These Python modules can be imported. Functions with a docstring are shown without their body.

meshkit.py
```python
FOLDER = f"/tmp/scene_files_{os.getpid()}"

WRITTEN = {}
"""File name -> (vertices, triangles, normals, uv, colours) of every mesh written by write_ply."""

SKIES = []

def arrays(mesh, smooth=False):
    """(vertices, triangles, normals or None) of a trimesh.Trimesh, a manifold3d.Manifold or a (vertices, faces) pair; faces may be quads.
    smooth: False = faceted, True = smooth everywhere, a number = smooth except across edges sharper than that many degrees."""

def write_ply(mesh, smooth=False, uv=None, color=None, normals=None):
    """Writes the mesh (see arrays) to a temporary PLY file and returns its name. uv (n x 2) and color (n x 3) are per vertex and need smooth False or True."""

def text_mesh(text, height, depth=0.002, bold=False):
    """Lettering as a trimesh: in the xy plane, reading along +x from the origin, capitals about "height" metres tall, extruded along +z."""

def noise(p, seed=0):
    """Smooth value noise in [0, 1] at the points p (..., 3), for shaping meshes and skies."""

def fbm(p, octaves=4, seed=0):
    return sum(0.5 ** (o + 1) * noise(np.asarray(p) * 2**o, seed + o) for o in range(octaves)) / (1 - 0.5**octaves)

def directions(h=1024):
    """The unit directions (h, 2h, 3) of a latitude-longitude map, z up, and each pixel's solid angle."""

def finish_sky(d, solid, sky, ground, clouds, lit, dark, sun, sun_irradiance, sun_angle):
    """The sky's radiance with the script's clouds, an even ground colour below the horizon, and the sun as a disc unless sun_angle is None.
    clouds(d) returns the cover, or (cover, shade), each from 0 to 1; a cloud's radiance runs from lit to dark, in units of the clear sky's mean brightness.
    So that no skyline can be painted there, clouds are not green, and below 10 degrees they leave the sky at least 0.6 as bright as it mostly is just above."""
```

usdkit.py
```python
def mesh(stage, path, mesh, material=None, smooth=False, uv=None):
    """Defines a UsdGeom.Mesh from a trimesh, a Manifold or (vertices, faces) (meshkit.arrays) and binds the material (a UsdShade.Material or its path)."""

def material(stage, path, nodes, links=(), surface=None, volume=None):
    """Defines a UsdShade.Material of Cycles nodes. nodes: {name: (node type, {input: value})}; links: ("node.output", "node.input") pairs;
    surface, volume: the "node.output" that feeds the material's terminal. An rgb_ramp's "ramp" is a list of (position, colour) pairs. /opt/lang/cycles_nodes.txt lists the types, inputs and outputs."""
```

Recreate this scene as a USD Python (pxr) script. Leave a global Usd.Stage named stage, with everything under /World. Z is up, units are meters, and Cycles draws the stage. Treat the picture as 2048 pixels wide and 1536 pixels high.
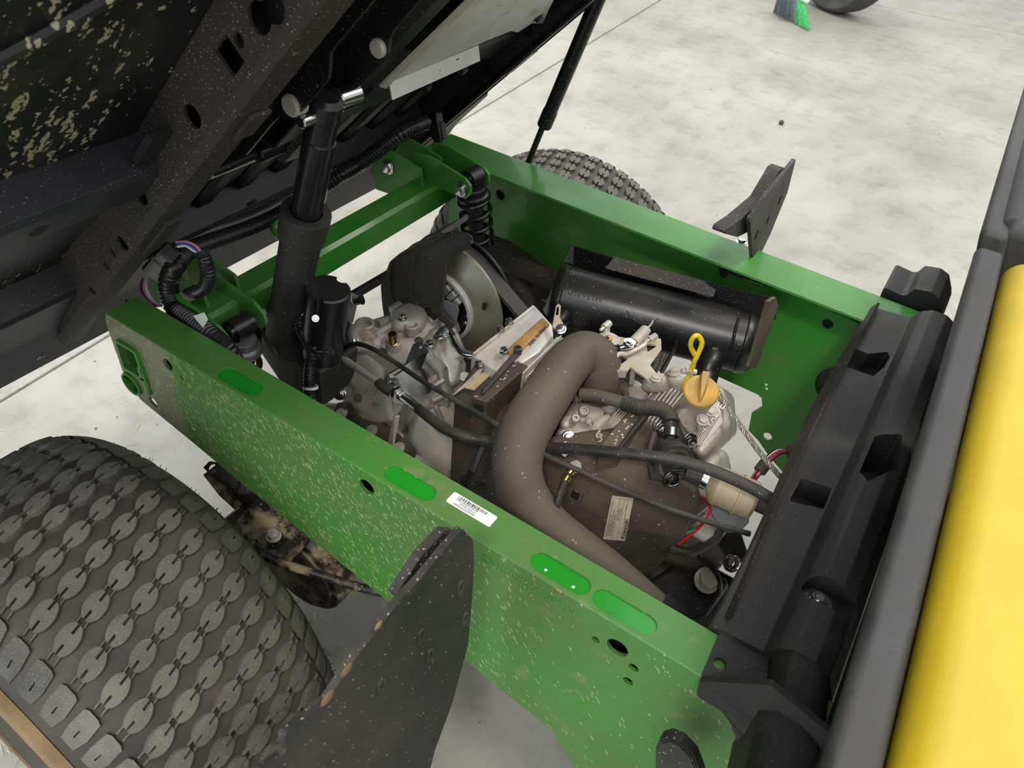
import math, random, numpy as np, trimesh, manifold3d as m3, usdkit, meshkit
from pxr import Usd, UsdGeom, UsdLux, Gf, Sdf, UsdShade
from shapely.geometry import Polygon, LineString, Point, box as sbox
from shapely import affinity
from shapely.ops import unary_union
stage = Usd.Stage.CreateInMemory()
UsdGeom.SetStageUpAxis(stage, 'Z'); UsdGeom.SetStageMetersPerUnit(stage, 1.0)
UsdGeom.Xform.Define(stage, '/World'); UsdGeom.Scope.Define(stage, '/World/Looks')
A = np.array
# ---------------------------------------------------------------- camera (x = forward along the vehicle, y = away, z = up; rail tops at ZT)
ZT = .72; W = .754; FPX = 1520.
CAM = A([.8394, -.4108, .64 + ZT])
MC = A([[.83162203, .54830204, .08814572], [.42291485, -.52241298, -.74042401], [-.35992753, .65303105, -.66633522]])  # rows: right, down, forward
cam = UsdGeom.Camera.Define(stage, '/World/camera')
cm = Gf.Matrix4d(1.0)
for i, v in enumerate((MC[0], -MC[1], -MC[2], CAM)):
    cm.SetRow(i, Gf.Vec4d(*map(float, v), 1.0 if i == 3 else 0.0))
cam.AddTransformOp().Set(cm)
cam.CreateHorizontalApertureAttr(36.0); cam.CreateVerticalApertureAttr(27.0)
cam.CreateFocalLengthAttr(36.0 * FPX / 2048)
cam.CreateClippingRangeAttr(Gf.Vec2f(.02, 100))
cam.CreateFStopAttr(11.0); cam.CreateFocusDistanceAttr(1.02)
cam.CreateExposureAttr(0.0)
# ---------------------------------------------------------------- light: even bounce of a big bright workshop, rows of ceiling lamps, an open door behind the camera's left
dome = UsdLux.DomeLight.Define(stage, '/World/dome'); dome.CreateIntensityAttr(.52); dome.CreateColorAttr(Gf.Vec3f(.95, .975, 1.02))
def rect(name, pos, tgt, w, h, inten, col):
    l = UsdLux.RectLight.Define(stage, '/World/' + name)
    l.CreateWidthAttr(w); l.CreateHeightAttr(h); l.CreateIntensityAttr(inten); l.CreateColorAttr(Gf.Vec3f(*col))
    z = A(pos, float) - A(tgt, float); z /= np.linalg.norm(z)
    x = np.cross([0, 1, 0] if abs(z[1]) < .9 else [1, 0, 0], z); x /= np.linalg.norm(x); y = np.cross(z, x)
    m = Gf.Matrix4d(1.0)
    for i, v in enumerate((x, y, z, pos)): m.SetRow(i, Gf.Vec4d(*map(float, v), 1.0 if i == 3 else 0.0))
    l.AddTransformOp().Set(m)
LAMPS = [('ceiling_lamp_light', (1.65, -2.9, 4.6), (.5, .2, .3), .6, .45, 125, (1., .94, .85)),
         ('ceiling_lamp_light_a', (3.6, 5.0, 5.2), (3.2, 4.6, 0), 1.2, .6, 14, (1., .90, .76)),
         ('ceiling_lamp_light_b', (-2.0, 3.4, 5.2), (-1.6, 3.0, 0), 1.2, .6, 66, (1., .97, .92)),
         ('ceiling_lamp_light_c', (1.9, 1.4, 4.8), (.6, .6, 0), .8, .5, 52, (1., .93, .82)),
         ('door_daylight', (.2, -5.4, 2.0), (.3, -.1, .1), 5.6, 3.2, 3.6, (.66, .84, 1.0))]
for l in LAMPS: rect(*l)
# ---------------------------------------------------------------- helpers
def at(px, py, x=None, y=None, z=None):
    """The point on the plane x=, y= or z= that stands where the photograph shows it at (px, py)."""
    r = MC.T @ A([(px - 1024) / FPX, (py - 768) / FPX, 1.])
    t = (x - CAM[0]) / r[0] if x is not None else (y - CAM[1]) / r[1] if y is not None else (z - CAM[2]) / r[2]
    return CAM + r * t
nrm = lambda v: A(v, float) / np.linalg.norm(v)
X, Y, Z = np.eye(3)
def frame(o, z, x=None):
    z = nrm(z)
    if x is None: x = X if abs(z[0]) < .8 else Y
    x = A(x, float) - z * np.dot(x, z); x = nrm(x)
    m = np.eye(4); m[:3, 0] = x; m[:3, 1] = np.cross(z, x); m[:3, 2] = z; m[:3, 3] = o
    return m
def tm(v, f): return trimesh.Trimesh(A(v, float), A(f, int), process=False)
def cat(*ms):
    out = []
    for m in ms: out += list(m) if isinstance(m, (list, tuple)) else [m]
    return trimesh.util.concatenate(out) if len(out) > 1 else out[0]
def man(m):
    if isinstance(m, m3.Manifold): return m
    return m3.Manifold(m3.Mesh(np.asarray(m.vertices, np.float32), np.asarray(m.faces, np.uint32)))
def unm(m):
    q = m.to_mesh(); return tm(q.vert_properties[:, :3], q.tri_verts)
def xf(m, F):
    m = m.copy(); m.apply_transform(F); return m
def hull(pts): return trimesh.Trimesh(A(pts), process=True).convex_hull
def rbox(c, e, F=None, b=.003):
    """box of full size e with chamfered edges"""
    h = A(e, float) / 2; b = min(b, min(h) * .9); p = []
    for s in np.ndindex(2, 2, 2):
        s = A(s) * 2 - 1
        for k in range(3):
            q = h - b; q[k] = h[k]; p.append(s * q)
    m = hull(p); m.apply_translation(c)
    return xf(m, F) if F is not None else m
def lathe(prof, o, ax, n=28, x=None):
    """closed body of revolution from (radius, height) pairs"""
    p = A(prof, float)
    if p[0, 0] > 1e-6: p = np.vstack([[0, p[0, 1]], p])
    if p[-1, 0] > 1e-6: p = np.vstack([p, [0, p[-1, 1]]])
    a = np.arange(n) * 2 * np.pi / n; v = [[0, 0, p[0, 1]]]
    for r, z in p[1:-1]: v += list(np.c_[r * np.cos(a), r * np.sin(a), np.full(n, z)])
    v.append([0, 0, p[-1, 1]]); k = len(p) - 2; f = []
    for i in range(n):
        j = (i + 1) % n; f.append([0, 1 + j, 1 + i]); e = 1 + (k - 1) * n; f.append([e + i, e + j, len(v) - 1])
        for q in range(k - 1):
            s = 1 + q * n; f += [[s + i, s + j, s + n + j], [s + i, s + n + j, s + n + i]]
    return xf(tm(v, f), frame(o, ax, x))
def ring(prof, o, ax, n=36):
    """ring body: closed (radius, height) outline revolved"""
    p = A(prof, float); k = len(p); a = np.arange(n) * 2 * np.pi / n
    v = np.vstack([np.c_[r * np.cos(a), r * np.sin(a), np.full(n, z)] for r, z in p]); f = []
    for q in range(k):
        for i in range(n):
            j = (i + 1) % n; s, t = q * n, ((q + 1) % k) * n
            f += [[s + i, t + i, t + j], [s + i, t + j, s + j]]
    m = xf(tm(v, f), frame(o, ax)); 
    if m.volume < 0: m.invert()
    return m
def cyl(p0, p1, r, r2=None, n=24, b=.0015):
    p0, p1 = A(p0, float), A(p1, float); h = np.linalg.norm(p1 - p0); r2 = r if r2 is None else r2; b = min(b, h * .3, r * .4, r2 * .4)
    return lathe([(r - b, 0), (r, b), (r2, h - b), (r2 - b, h)], p0, p1 - p0, n)
def pipe(p0, p1, r, ri, n=24):
    h = np.linalg.norm(A(p1) - A(p0)); return ring([(r, 0), (r, h), (ri, h), (ri, 0)], p0, A(p1) - A(p0), n)
def spline(pts, k=8):
    p = A(pts, float)
    if len(p) == 2: return p
    q = np.vstack([2 * p[0] - p[1], p, 2 * p[-1] - p[-2]]); out = []
    for i in range(len(p) - 1):
        a, b, c, d = q[i:i + 4]
        for t in np.arange(k) / k:
            out.append(.5 * (2 * b + (c - a) * t + (2 * a - 5 * b + 4 * c - d) * t * t + (3 * b - a - 3 * c + d) * t ** 3))
    return A(out + [p[-1]])
def sweep(c, r, n=10):
    """capped tube along the polyline c with radius r (number or one per point)"""
    c = A(c, float); r = np.broadcast_to(r, (len(c),)); t = np.gradient(c, axis=0); t /= np.linalg.norm(t, axis=1, keepdims=True) + 1e-12
    u = np.cross(t[0], Z if abs(t[0][2]) < .9 else X); u = nrm(u); a = np.arange(n) * 2 * np.pi / n; v = []
    for i in range(len(c)):
        u = nrm(u - t[i] * np.dot(u, t[i])); w = np.cross(t[i], u)
        v += list(c[i] + r[i] * (np.cos(a)[:, None] * u + np.sin(a)[:, None] * w))
    f = []; k = len(c)
    for q in range(k - 1):
        for i in range(n):
            j = (i + 1) % n; s = q * n; f += [[s + i, s + j, s + n + j], [s + i, s + n + j, s + n + i]]
    v += [c[0], c[-1]]
    for i in range(n):
        j = (i + 1) % n; f += [[k * n, j, i], [k * n + 1, (k - 1) * n + i, (k - 1) * n + j]]
    return tm(v, f)
def tube(pts, r, n=10, k=8): return sweep(spline(pts, k), r, n)
def resample(c, step):
    c = A(c); s = np.r_[0, np.cumsum(np.linalg.norm(np.diff(c, axis=0), axis=1))]
    q = np.linspace(0, s[-1], max(3, int(s[-1] / step) + 1)); return np.c_[[np.interp(q, s, c[:, i]) for i in range(3)]].T
def conduit(pts, r, pitch=.0042, n=12, k=12):
    """split corrugated loom"""
    c = resample(spline(pts, k), pitch / 4); i = np.arange(len(c)) % 4
    return sweep(c, np.where(i < 2, r, r * .86), n)
def cs(poly):
    if poly.geom_type != 'Polygon': return sum((cs(g) for g in poly.geoms), m3.CrossSection())
    return m3.CrossSection([A(poly.exterior.coords)[:-1].tolist()] + [A(i.coords)[:-1].tolist() for i in poly.interiors], m3.FillRule.EvenOdd)
def ext(poly, h, F=None, b=0):
    """shapely polygon in the xy plane of F, raised by h along its z; b: bevel of the top rim"""
    if b:
        try:
            lo = m3.Manifold.extrude(cs(poly), h - b); q = poly.buffer(-b, join_style=2)
            hi = m3.Manifold.extrude(cs(poly.buffer(-b * .45, join_style=2)), h - b * .45); m = unm(lo + hi + m3.Manifold.extrude(cs(q), h))
        except Exception: m = unm(m3.Manifold.extrude(cs(poly), h))
    else: m = unm(m3.Manifold.extrude(cs(poly), h))
    return xf(m, F) if F is not None else m
def rpoly(pts, r=.004, q=4):
    p = Polygon(pts)
    return p.buffer(-r, quad_segs=q).buffer(2 * r, quad_segs=q).buffer(-r, quad_segs=q)
def slot(a, b, r): return LineString([a, b]).buffer(r, quad_segs=6)
def plate(pts, th, holes=(), r=0., nhint=None, b=0, back=True):
    """flat sheet through 3-D points (fitted plane), thickness th behind the face whose normal points along nhint (default: to the camera); holes: (point, radius) or point lists"""
    p = A(pts, float); o = p.mean(0); u, s, vt = np.linalg.svd(p - o); n = vt[2]
    hint = CAM - o if nhint is None else A(nhint, float)
    if np.dot(n, hint) < 0: n = -n
    F = frame(o, n, vt[0]); I = np.linalg.inv(F); loc = lambda q: (I @ np.r_[q, 1])[:2]
    pg = Polygon([loc(q) for q in p]).buffer(0)
    if r: pg = pg.buffer(-r, quad_segs=4).buffer(2 * r, quad_segs=4).buffer(-r, quad_segs=4)
    for hh in holes:
        if len(hh) == 2 and np.ndim(hh[1]) == 0: pg = pg.difference(Point(loc(hh[0])).buffer(hh[1], quad_segs=6))
        else: pg = pg.difference(Polygon([loc(q) for q in hh]).buffer(0))
    if pg.geom_type != 'Polygon': pg = max(pg.geoms, key=lambda g: g.area)
    F2 = F.copy(); F2[:3, 3] = o - n * th
    return ext(pg, th, F2, b)
def hexbolt(o, ax, r=.007, h=.006, washer=1.35, n=6):
    """hexagon head with flange, standing on o along ax"""
    a = np.arange(6) * np.pi / 3; hx = Polygon(np.c_[r * np.cos(a), r * np.sin(a)])
    F = frame(o, ax); w = lathe([(r * washer, 0), (r * washer, h * .18), (r * 1.05, h * .32)], o, ax, 18)
    m = ext(hx, h, F); dome = lathe([(r * .84, h * .98), (r * .6, h * 1.1)], o, ax, 12)
    return cat(w, m, dome)
def capscrew(o, ax, r=.005, h=.005):
    return cat(lathe([(r * 1.5, 0), (r * 1.5, h * .2)], o, ax, 16), ring([(r, h * .2), (r, h * .9), (r * .9, h), (r * .5, h), (r * .5, h * .5), (.0005, h * .5), (.0005, h * .2)], o, ax, 16))
def coil(p0, p1, R, r, turns, n=9, per=28, dead=.0):
    p0, p1 = A(p0), A(p1); F = frame(p0, p1 - p0); L = np.linalg.norm(p1 - p0); t = np.linspace(0, 1, int(turns * per))
    a = 2 * np.pi * turns * t; c = np.c_[R * np.cos(a), R * np.sin(a), L * t, np.ones_like(t)] @ F.T
    return sweep(c[:, :3], r, n)
def bentplate(prof, y0, y1, th, d, nn, o, axis=Y):
    """sheet-metal section: profile points (u, n) along d and nn from o, thickened by th, drawn along axis from y0 to y1"""
    ls = LineString(prof).buffer(th / 2, cap_style=2, join_style=1, quad_segs=3)
    return ext(ls, y1 - y0, secframe(o, d, nn, axis, y0))
def secframe(o, d, nn, axis, y0):
    m = np.eye(4); m[:3, 0] = d; m[:3, 1] = nn; m[:3, 2] = axis; m[:3, 3] = A(o) + A(axis) * y0
    return m
def fixw(m):
    if m.volume < 0: m.invert()
    return m
# ---------------------------------------------------------------- scene objects
USED = {}
def numbered(parent, name):
    k = USED.get((parent, name), 0); USED[(parent, name)] = k + 1
    return f'{parent}/{name}' + (f'_{k:03d}' if k else '')
def setd(prim, **kw):
    for k, v in kw.items():
        if v: prim.SetCustomDataByKey(k, v)
class T:
    """a thing: an Xform at its base whose children are its parts (added in world coordinates)"""
    def __init__(s, name, label, category=None, group=None, kind=None):
        s.path = numbered('/World', name); s.x = UsdGeom.Xform.Define(stage, s.path); s.parts = []
        setd(s.x.GetPrim(), label=label, category=category, group=group, kind=kind or 'thing')
    def add(s, name, mesh, mat, label=None, under=None, smooth=35, kind=None):
        if isinstance(mesh, (list, tuple)): mesh = cat(*mesh)
        p = numbered(s.path if under is None else under, name)
        s.parts.append((p, fixw(mesh) if mesh.is_watertight else mesh, mat, label, smooth, kind)); return p
    def done(s, base=None):
        lo = np.min([p[1].vertices.min(0) for p in s.parts], 0); hi = np.max([p[1].vertices.max(0) for p in s.parts], 0)
        s.base = A([*(lo + hi)[:2] / 2, lo[2]]) if base is None else A(base, float)
        s.x.AddTranslateOp().Set(Gf.Vec3d(*map(float, s.base)))
        for p, m, mat, label, smooth, kind in s.parts:
            m = m.copy(); m.apply_translation(-s.base)
            g = usdkit.mesh(stage, p, m, mat, smooth=smooth); setd(g.GetPrim(), label=label, kind=kind)
        return s
def solo(name, mesh, mat, label, category=None, group=None, kind=None, smooth=35):
    if isinstance(mesh, (list, tuple)): mesh = cat(*mesh)
    p = numbered('/World', name); lo, hi = mesh.vertices.min(0), mesh.vertices.max(0); b = A([*(lo + hi)[:2] / 2, lo[2]])
    m = mesh.copy(); m.apply_translation(-b)
    if m.is_watertight: fixw(m)
    g = usdkit.mesh(stage, p, m, mat, smooth=smooth); g.AddTranslateOp().Set(Gf.Vec3d(*map(float, b)))
    setd(g.GetPrim(), label=label, category=category, group=group, kind=kind or 'thing'); return g
def copyof(src, name, label, loc, rotz=0, group=None):
    p = numbered('/World', name); x = UsdGeom.Xform.Define(stage, p); prim = x.GetPrim()
    prim.GetReferences().AddInternalReference(src)
    x.ClearXformOpOrder(); x.AddTranslateOp(opSuffix='at').Set(Gf.Vec3d(*map(float, loc))); x.AddRotateZOp(opSuffix='turn').Set(float(rotz))
    setd(prim, label=label, group=group, kind='thing'); prim.SetInstanceable(True); return prim
# ---------------------------------------------------------------- materials
DUST = (.30, .235, .16)
def mat(name, col, rough=.5, metal=0., var=.12, vs=14., col2=None, dust=0., dcol=DUST, ds=9., dsoft=.18, updust=0., spk=0., scol=(.55, .47, .35), ss=140., sstretch=(1, 1, 1), srot=(0, 0, 0), sr=.3, smask=None, sside=False, jit=1.1, zone=None,
        bump=0., bs=260., coat=0., spec=.5, trans=0., blot=None, sss=0., alpha=1., streak=None):
    """procedural surface: base colour varied by noise, settled dust (patches, more on upward faces), dried splashes, fine grain"""
    n = {'g': ('geometry', {}), 'v': ('noise_texture', {'scale': vs, 'detail': 4.}), 'p': ('principled_bsdf', {'roughness': rough, 'metallic': metal, 'coat_weight': coat, 'coat_roughness': .08, 'specular_ior_level': spec, 'transmission_weight': trans})}
    c2 = col2 if col2 is not None else tuple(min(1, c * (1 + var)) for c in col); c1 = col if col2 is not None else tuple(c * (1 - var) for c in col)
    n['r'] = ('rgb_ramp', {'ramp': [(.3, c1), (.7, c2)]})
    L = [('g.position', 'v.vector'), ('v.fac', 'r.fac')]; cur = 'r.color'; rg = None
    if blot:   # (colour, threshold, scale): stains with their own outline
        for i, (bc, th, sc) in enumerate(blot):
            n[f'bn{i}'] = ('noise_texture', {'scale': sc, 'detail': 6., 'roughness': .62}); n[f'br{i}'] = ('rgb_ramp', {'ramp': [(th - .03, (0, 0, 0)), (th + .05, (1, 1, 1))]}); n[f'bm{i}'] = ('mix', {'color2': bc})
            L += [('g.position', f'bn{i}.vector'), (f'bn{i}.fac', f'br{i}.fac'), (f'br{i}.color', f'bm{i}.fac'), (cur, f'bm{i}.color1')]; cur = f'bm{i}.color'
    if dust or updust:
        n['dn'] = ('noise_texture', {'scale': ds, 'detail': 7., 'roughness': .6}); lo = .62 - .5 * dust
        n['dr'] = ('map_range', {'from_min': lo - dsoft, 'from_max': lo + dsoft, 'to_min': 0., 'to_max': .92 if dust else .0, 'clamp': True})
        L += [('g.position', 'dn.vector'), ('dn.fac', 'dr.value')]; msk = 'dr.result'
        if updust:
            n['sx'] = ('separate_xyz', {}); n['ur'] = ('map_range', {'from_min': .35, 'from_max': 1., 'to_min': 0., 'to_max': updust, 'clamp': True}); n['um'] = ('math', {'math_type': 'multiply'}); n['ua'] = ('math', {'math_type': 'maximum'}); n['ud'] = ('map_range', {'from_min': .3, 'from_max': .62, 'to_min': .35, 'to_max': 1., 'clamp': True})
            L += [('g.normal', 'sx.vector'), ('sx.z', 'ur.value'), ('dn.fac', 'ud.value'), ('ur.result', 'um.value1'), ('ud.result', 'um.value2'), (msk, 'ua.value1'), ('um.value', 'ua.value2')]; msk = 'ua.value'
        n['dm'] = ('mix', {'color2': dcol}); n['rm'] = ('map_range', {'from_min': 0., 'from_max': 1., 'to_min': rough, 'to_max': .85, 'clamp': True})
        L += [(msk, 'dm.fac'), (cur, 'dm.color1'), (msk, 'rm.value'), ('rm.result', 'p.roughness')]; cur = 'dm.color'
        if metal:
            n['mm'] = ('map_range', {'from_min': 0., 'from_max': 1., 'to_min': metal, 'to_max': 0., 'clamp': True}); L += [(msk, 'mm.value'), ('mm.result', 'p.metallic')]
    if zone:   # (axis, edge, softness, colour, amount): a dusted end of the part, its border wavering
        n['zx'] = ('separate_xyz', {}); n['zn'] = ('noise_texture', {'scale': 9., 'detail': 5.}); n['za'] = ('math', {'math_type': 'multiply_add', 'value2': .09}); n['zr'] = ('map_range', {'from_min': zone[1] + .045 + zone[2], 'from_max': zone[1] + .045, 'to_min': 0., 'to_max': zone[4], 'clamp': True}); n['zs'] = ('separate_xyz', {}); n['zl'] = ('math', {'math_type': 'less_than', 'value2': .5}); n['zm'] = ('math', {'math_type': 'multiply'}); n['zc'] = ('mix', {'color2': zone[3]})
        L += [('g.position', 'zx.vector'), ('g.position', 'zn.vector'), ('zn.fac', 'za.value1'), (f'zx.{zone[0]}', 'za.value3'), ('za.value', 'zr.value'), ('g.normal', 'zs.vector'), ('zs.z', 'zl.value1'), ('zl.value', 'zm.value1'), ('zr.result', 'zm.value2'), ('zm.value', 'zc.fac'), (cur, 'zc.color1')]; cur = 'zc.color'
    if spk:    # dried splashes: cells of a stretched pattern, the share spk of them coloured
        n['mp'] = ('mapping', {'mapping_type': 'texture', 'scale': sstretch, 'rotation': srot}); n['vo'] = ('voronoi_texture', {'scale': ss, 'feature': 'f1'}); n['sc'] = ('separate_color', {}); n['t1'] = ('math', {'math_type': 'less_than', 'value2': spk}); n['jn'] = ('noise_texture', {'scale': ss * .8, 'detail': 3.}); n['ja'] = ('vector_math', {'math_type': 'multiply_add', 'vector2': (jit / ss,) * 3})
        n['rr'] = ('math', {'math_type': 'multiply_add', 'value2': sr, 'value3': .03}); n['t2'] = ('math', {'math_type': 'less_than'}); n['tm'] = ('math', {'math_type': 'multiply'}); n['sm'] = ('mix', {'color2': scol})
        L += [('g.position', 'mp.vector'), ('g.position', 'jn.vector'), ('jn.color', 'ja.vector1'), ('mp.vector', 'ja.vector3'), ('ja.vector', 'vo.vector'), ('vo.color', 'sc.color'), ('sc.r', 't1.value1'), ('sc.g', 'rr.value1'), ('vo.distance', 't2.value1'), ('rr.value', 't2.value2'), ('t1.value', 'tm.value1'), ('t2.value', 'tm.value2'), (cur, 'sm.color1')]
        last = 'tm.value'
        if streak:   # (scale, low, high): splashes only where this slow noise is high
            n['kn'] = ('noise_texture', {'scale': streak[0], 'detail': 3.}); n['kr'] = ('map_range', {'from_min': streak[1], 'from_max': streak[2], 'to_min': 0., 'to_max': 1., 'clamp': True}); n['km'] = ('math', {'math_type': 'multiply'})
            L += [('g.position', 'kn.vector'), ('kn.fac', 'kr.value'), ('kr.result', 'km.value1'), (last, 'km.value2')]; last = 'km.value'
        if smask:   # (axis, from, to): splashes fade in along a direction (spray from a wheel)
            n['kx'] = ('separate_xyz', {}); n['kz'] = ('map_range', {'from_min': smask[1], 'from_max': smask[2], 'to_min': smask[3] if len(smask) > 3 else 0., 'to_max': 1., 'clamp': True}); n['kk'] = ('math', {'math_type': 'multiply'}); n['k3'] = ('math', {'math_type': 'less_than'})
            L += [('g.position', 'kx.vector'), (f'kx.{smask[0]}', 'kz.value'), ('sc.b', 'k3.value1'), ('kz.result', 'k3.value2'), ('k3.value', 'kk.value1'), (last, 'kk.value2')]; last = 'kk.value'
        if sside:
            n['qx'] = ('separate_xyz', {}); n['qt'] = ('math', {'math_type': 'less_than', 'value2': .5}); n['qm'] = ('math', {'math_type': 'multiply'}); L += [('g.normal', 'qx.vector'), ('qx.z', 'qt.value1'), ('qt.value', 'qm.value1'), (last, 'qm.value2')]; last = 'qm.value'
        L += [(last, 'sm.fac')]; cur = 'sm.color'
    L.append((cur, 'p.base_color'))
    if bump:
        n['bb'] = ('noise_texture', {'scale': bs, 'detail': 3.}); n['bu'] = ('bump', {'strength': min(1., bump), 'distance': .0012}); L += [('g.position', 'bb.vector'), ('bb.fac', 'bu.height'), ('bu.normal', 'p.normal')]
    if alpha < 1: n['p'][1]['alpha'] = alpha
    if sss: n['p'][1].update(subsurface_weight=sss, subsurface_scale=.01)
    return usdkit.material(stage, '/World/Looks/' + name, n, L, surface='p.BSDF')
GREEN = (.024, .25, .018); TAN = (.33, .30, .15)
M = {}
M['green'] = mat('green_paint', GREEN, .28, var=.06, vs=5, dust=.13, dcol=(.11, .21, .055), ds=7, dsoft=.25, updust=.25, spk=.13, scol=(.42, .42, .24), ss=300, sr=.2, coat=.25)
M['green_clean'] = mat('green_paint_clean', (.014, .27, .017), .25, var=.05, coat=.3)
M['green_dusty'] = mat('green_paint_splashed', GREEN, .30, var=.06, vs=5, dust=.25, dcol=(.115, .15, .05), ds=4, dsoft=.3, updust=.08, spk=.9, scol=(.48, .46, .25), ss=360, sr=.34, sstretch=(5, 1, 1), srot=(0, .95, 0), coat=.2, zone=('x', .115, .012, (.21, .205, .11), .9), sside=True, smask=('x', .72, .45, .16), blot=[((.16, .27, .075), .615, 26), ((.32, .33, .15), .665, 60)])
M['steel'] = mat('black_steel', (.007, .007, .0075), .4, var=.2, updust=.06, spk=.2, scol=(.32, .28, .22), ss=420, bump=.12, bs=900)
M['steel_dust'] = mat('black_steel_dusty', (.010, .0095, .009), .45, var=.2, dust=.3, dcol=(.06, .046, .034), ds=6, updust=.2, spk=.3, scol=(.42, .36, .27), ss=420, bump=.15, bs=800)
M['steel_mud'] = mat('black_steel_muddy', (.013, .012, .012), .5, var=.2, dust=.2, dcol=(.33, .25, .15), ds=26, dsoft=.06, spk=.35, scol=(.42, .35, .25), ss=220, bump=.2, bs=500)
M['plastic'] = mat('black_plastic', (.022, .021, .021), .42, var=.15, vs=40, dust=.12, dcol=(.085, .075, .06), ds=9, updust=.12, spk=.16, scol=(.26, .23, .19), ss=480, bump=.22, bs=1500)
M['plastic_clean'] = mat('black_plastic_clean', (.010, .010, .0105), .28, var=.15, updust=.05, bump=.05, bs=900)
M['plastic_dust'] = mat('black_plastic_dusty', (.017, .0155, .014), .45, var=.15, dust=.3, dcol=(.135, .10, .066), ds=6, dsoft=.22, updust=.22, spk=.12, scol=(.4, .35, .28), ss=260, bump=.08, bs=900)
M['rubber'] = mat('black_rubber', (.014, .0135, .013), .5, var=.2, updust=.16, dust=.05, dcol=(.12, .1, .075), spk=.1, scol=(.3, .27, .22), ss=400)
M['alu'] = mat('cast_aluminium', (.60, .575, .53), .42, metal=.75, var=.12, vs=20, dust=.12, dcol=(.40, .32, .22), ds=11, dsoft=.2, updust=.15, bump=.25, bs=1100, blot=[((.2, .12, .055), .63, 16), ((.10, .075, .05), .66, 38)])
M['alu_clean'] = mat('bright_aluminium', (.76, .75, .72), .38, metal=.65, var=.1, vs=30, dust=.1, dcol=(.42, .35, .26), updust=.15, bump=.15, bs=900, blot=[((.36, .17, .05), .62, 14)])
M['zinc'] = mat('zinc_plate', (.62, .63, .64), .2, metal=1., var=.15, vs=60, updust=.04, spk=.1, ss=500, bump=.06, bs=300)
M['zinc_dust'] = mat('zinc_plate_dusty', (.66, .64, .59), .42, metal=.6, var=.15, vs=40, dust=.25, dcol=(.42, .33, .22), ds=18, updust=.25)
M['loom'] = mat('loom_plastic', (.012, .012, .012), .3, var=.2, updust=.08, spk=.05, scol=(.3, .28, .24), ss=400)
M['chrome'] = mat('chrome', (.75, .76, .78), .1, metal=1., var=.04)
M['brass'] = mat('brass', (.58, .42, .17), .25, metal=1., var=.1)
M['yellow'] = mat('yellow_plastic', (.74, .40, .03), .4, var=.08, updust=.15, dust=.05, ds=20)
M['yellow_wire'] = mat('yellow_coating', (.9, .62, .02), .3, var=.03)
M['vinyl'] = mat('yellow_vinyl', (.50, .355, .012), .5, var=.07, vs=14, bump=.15, bs=500)
M['white'] = mat('white_sticker', (.8, .8, .79), .4, var=.02); M['ink'] = mat('black_ink', (.012, .012, .012), .5, var=.0); M['paper'] = mat('dusty_sticker', (.62, .56, .46), .45, var=.05, vs=30, dust=.2, dcol=(.42, .31, .19), ds=18)
M['red'] = mat('red_wire', (.5, .02, .02), .35, var=.05); M['pink'] = mat('pink_wire', (.75, .25, .3), .4, var=.05); M['blue'] = mat('blue_wire', (.05, .12, .5), .4, var=.05); M['purple'] = mat('purple_wire', (.06, .04, .12), .4, var=.05); M['gwire'] = mat('green_wire', (.02, .2, .12), .4, var=.05); M['cream'] = mat('cream_tape', (.75, .72, .6), .6, var=.05)
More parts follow.
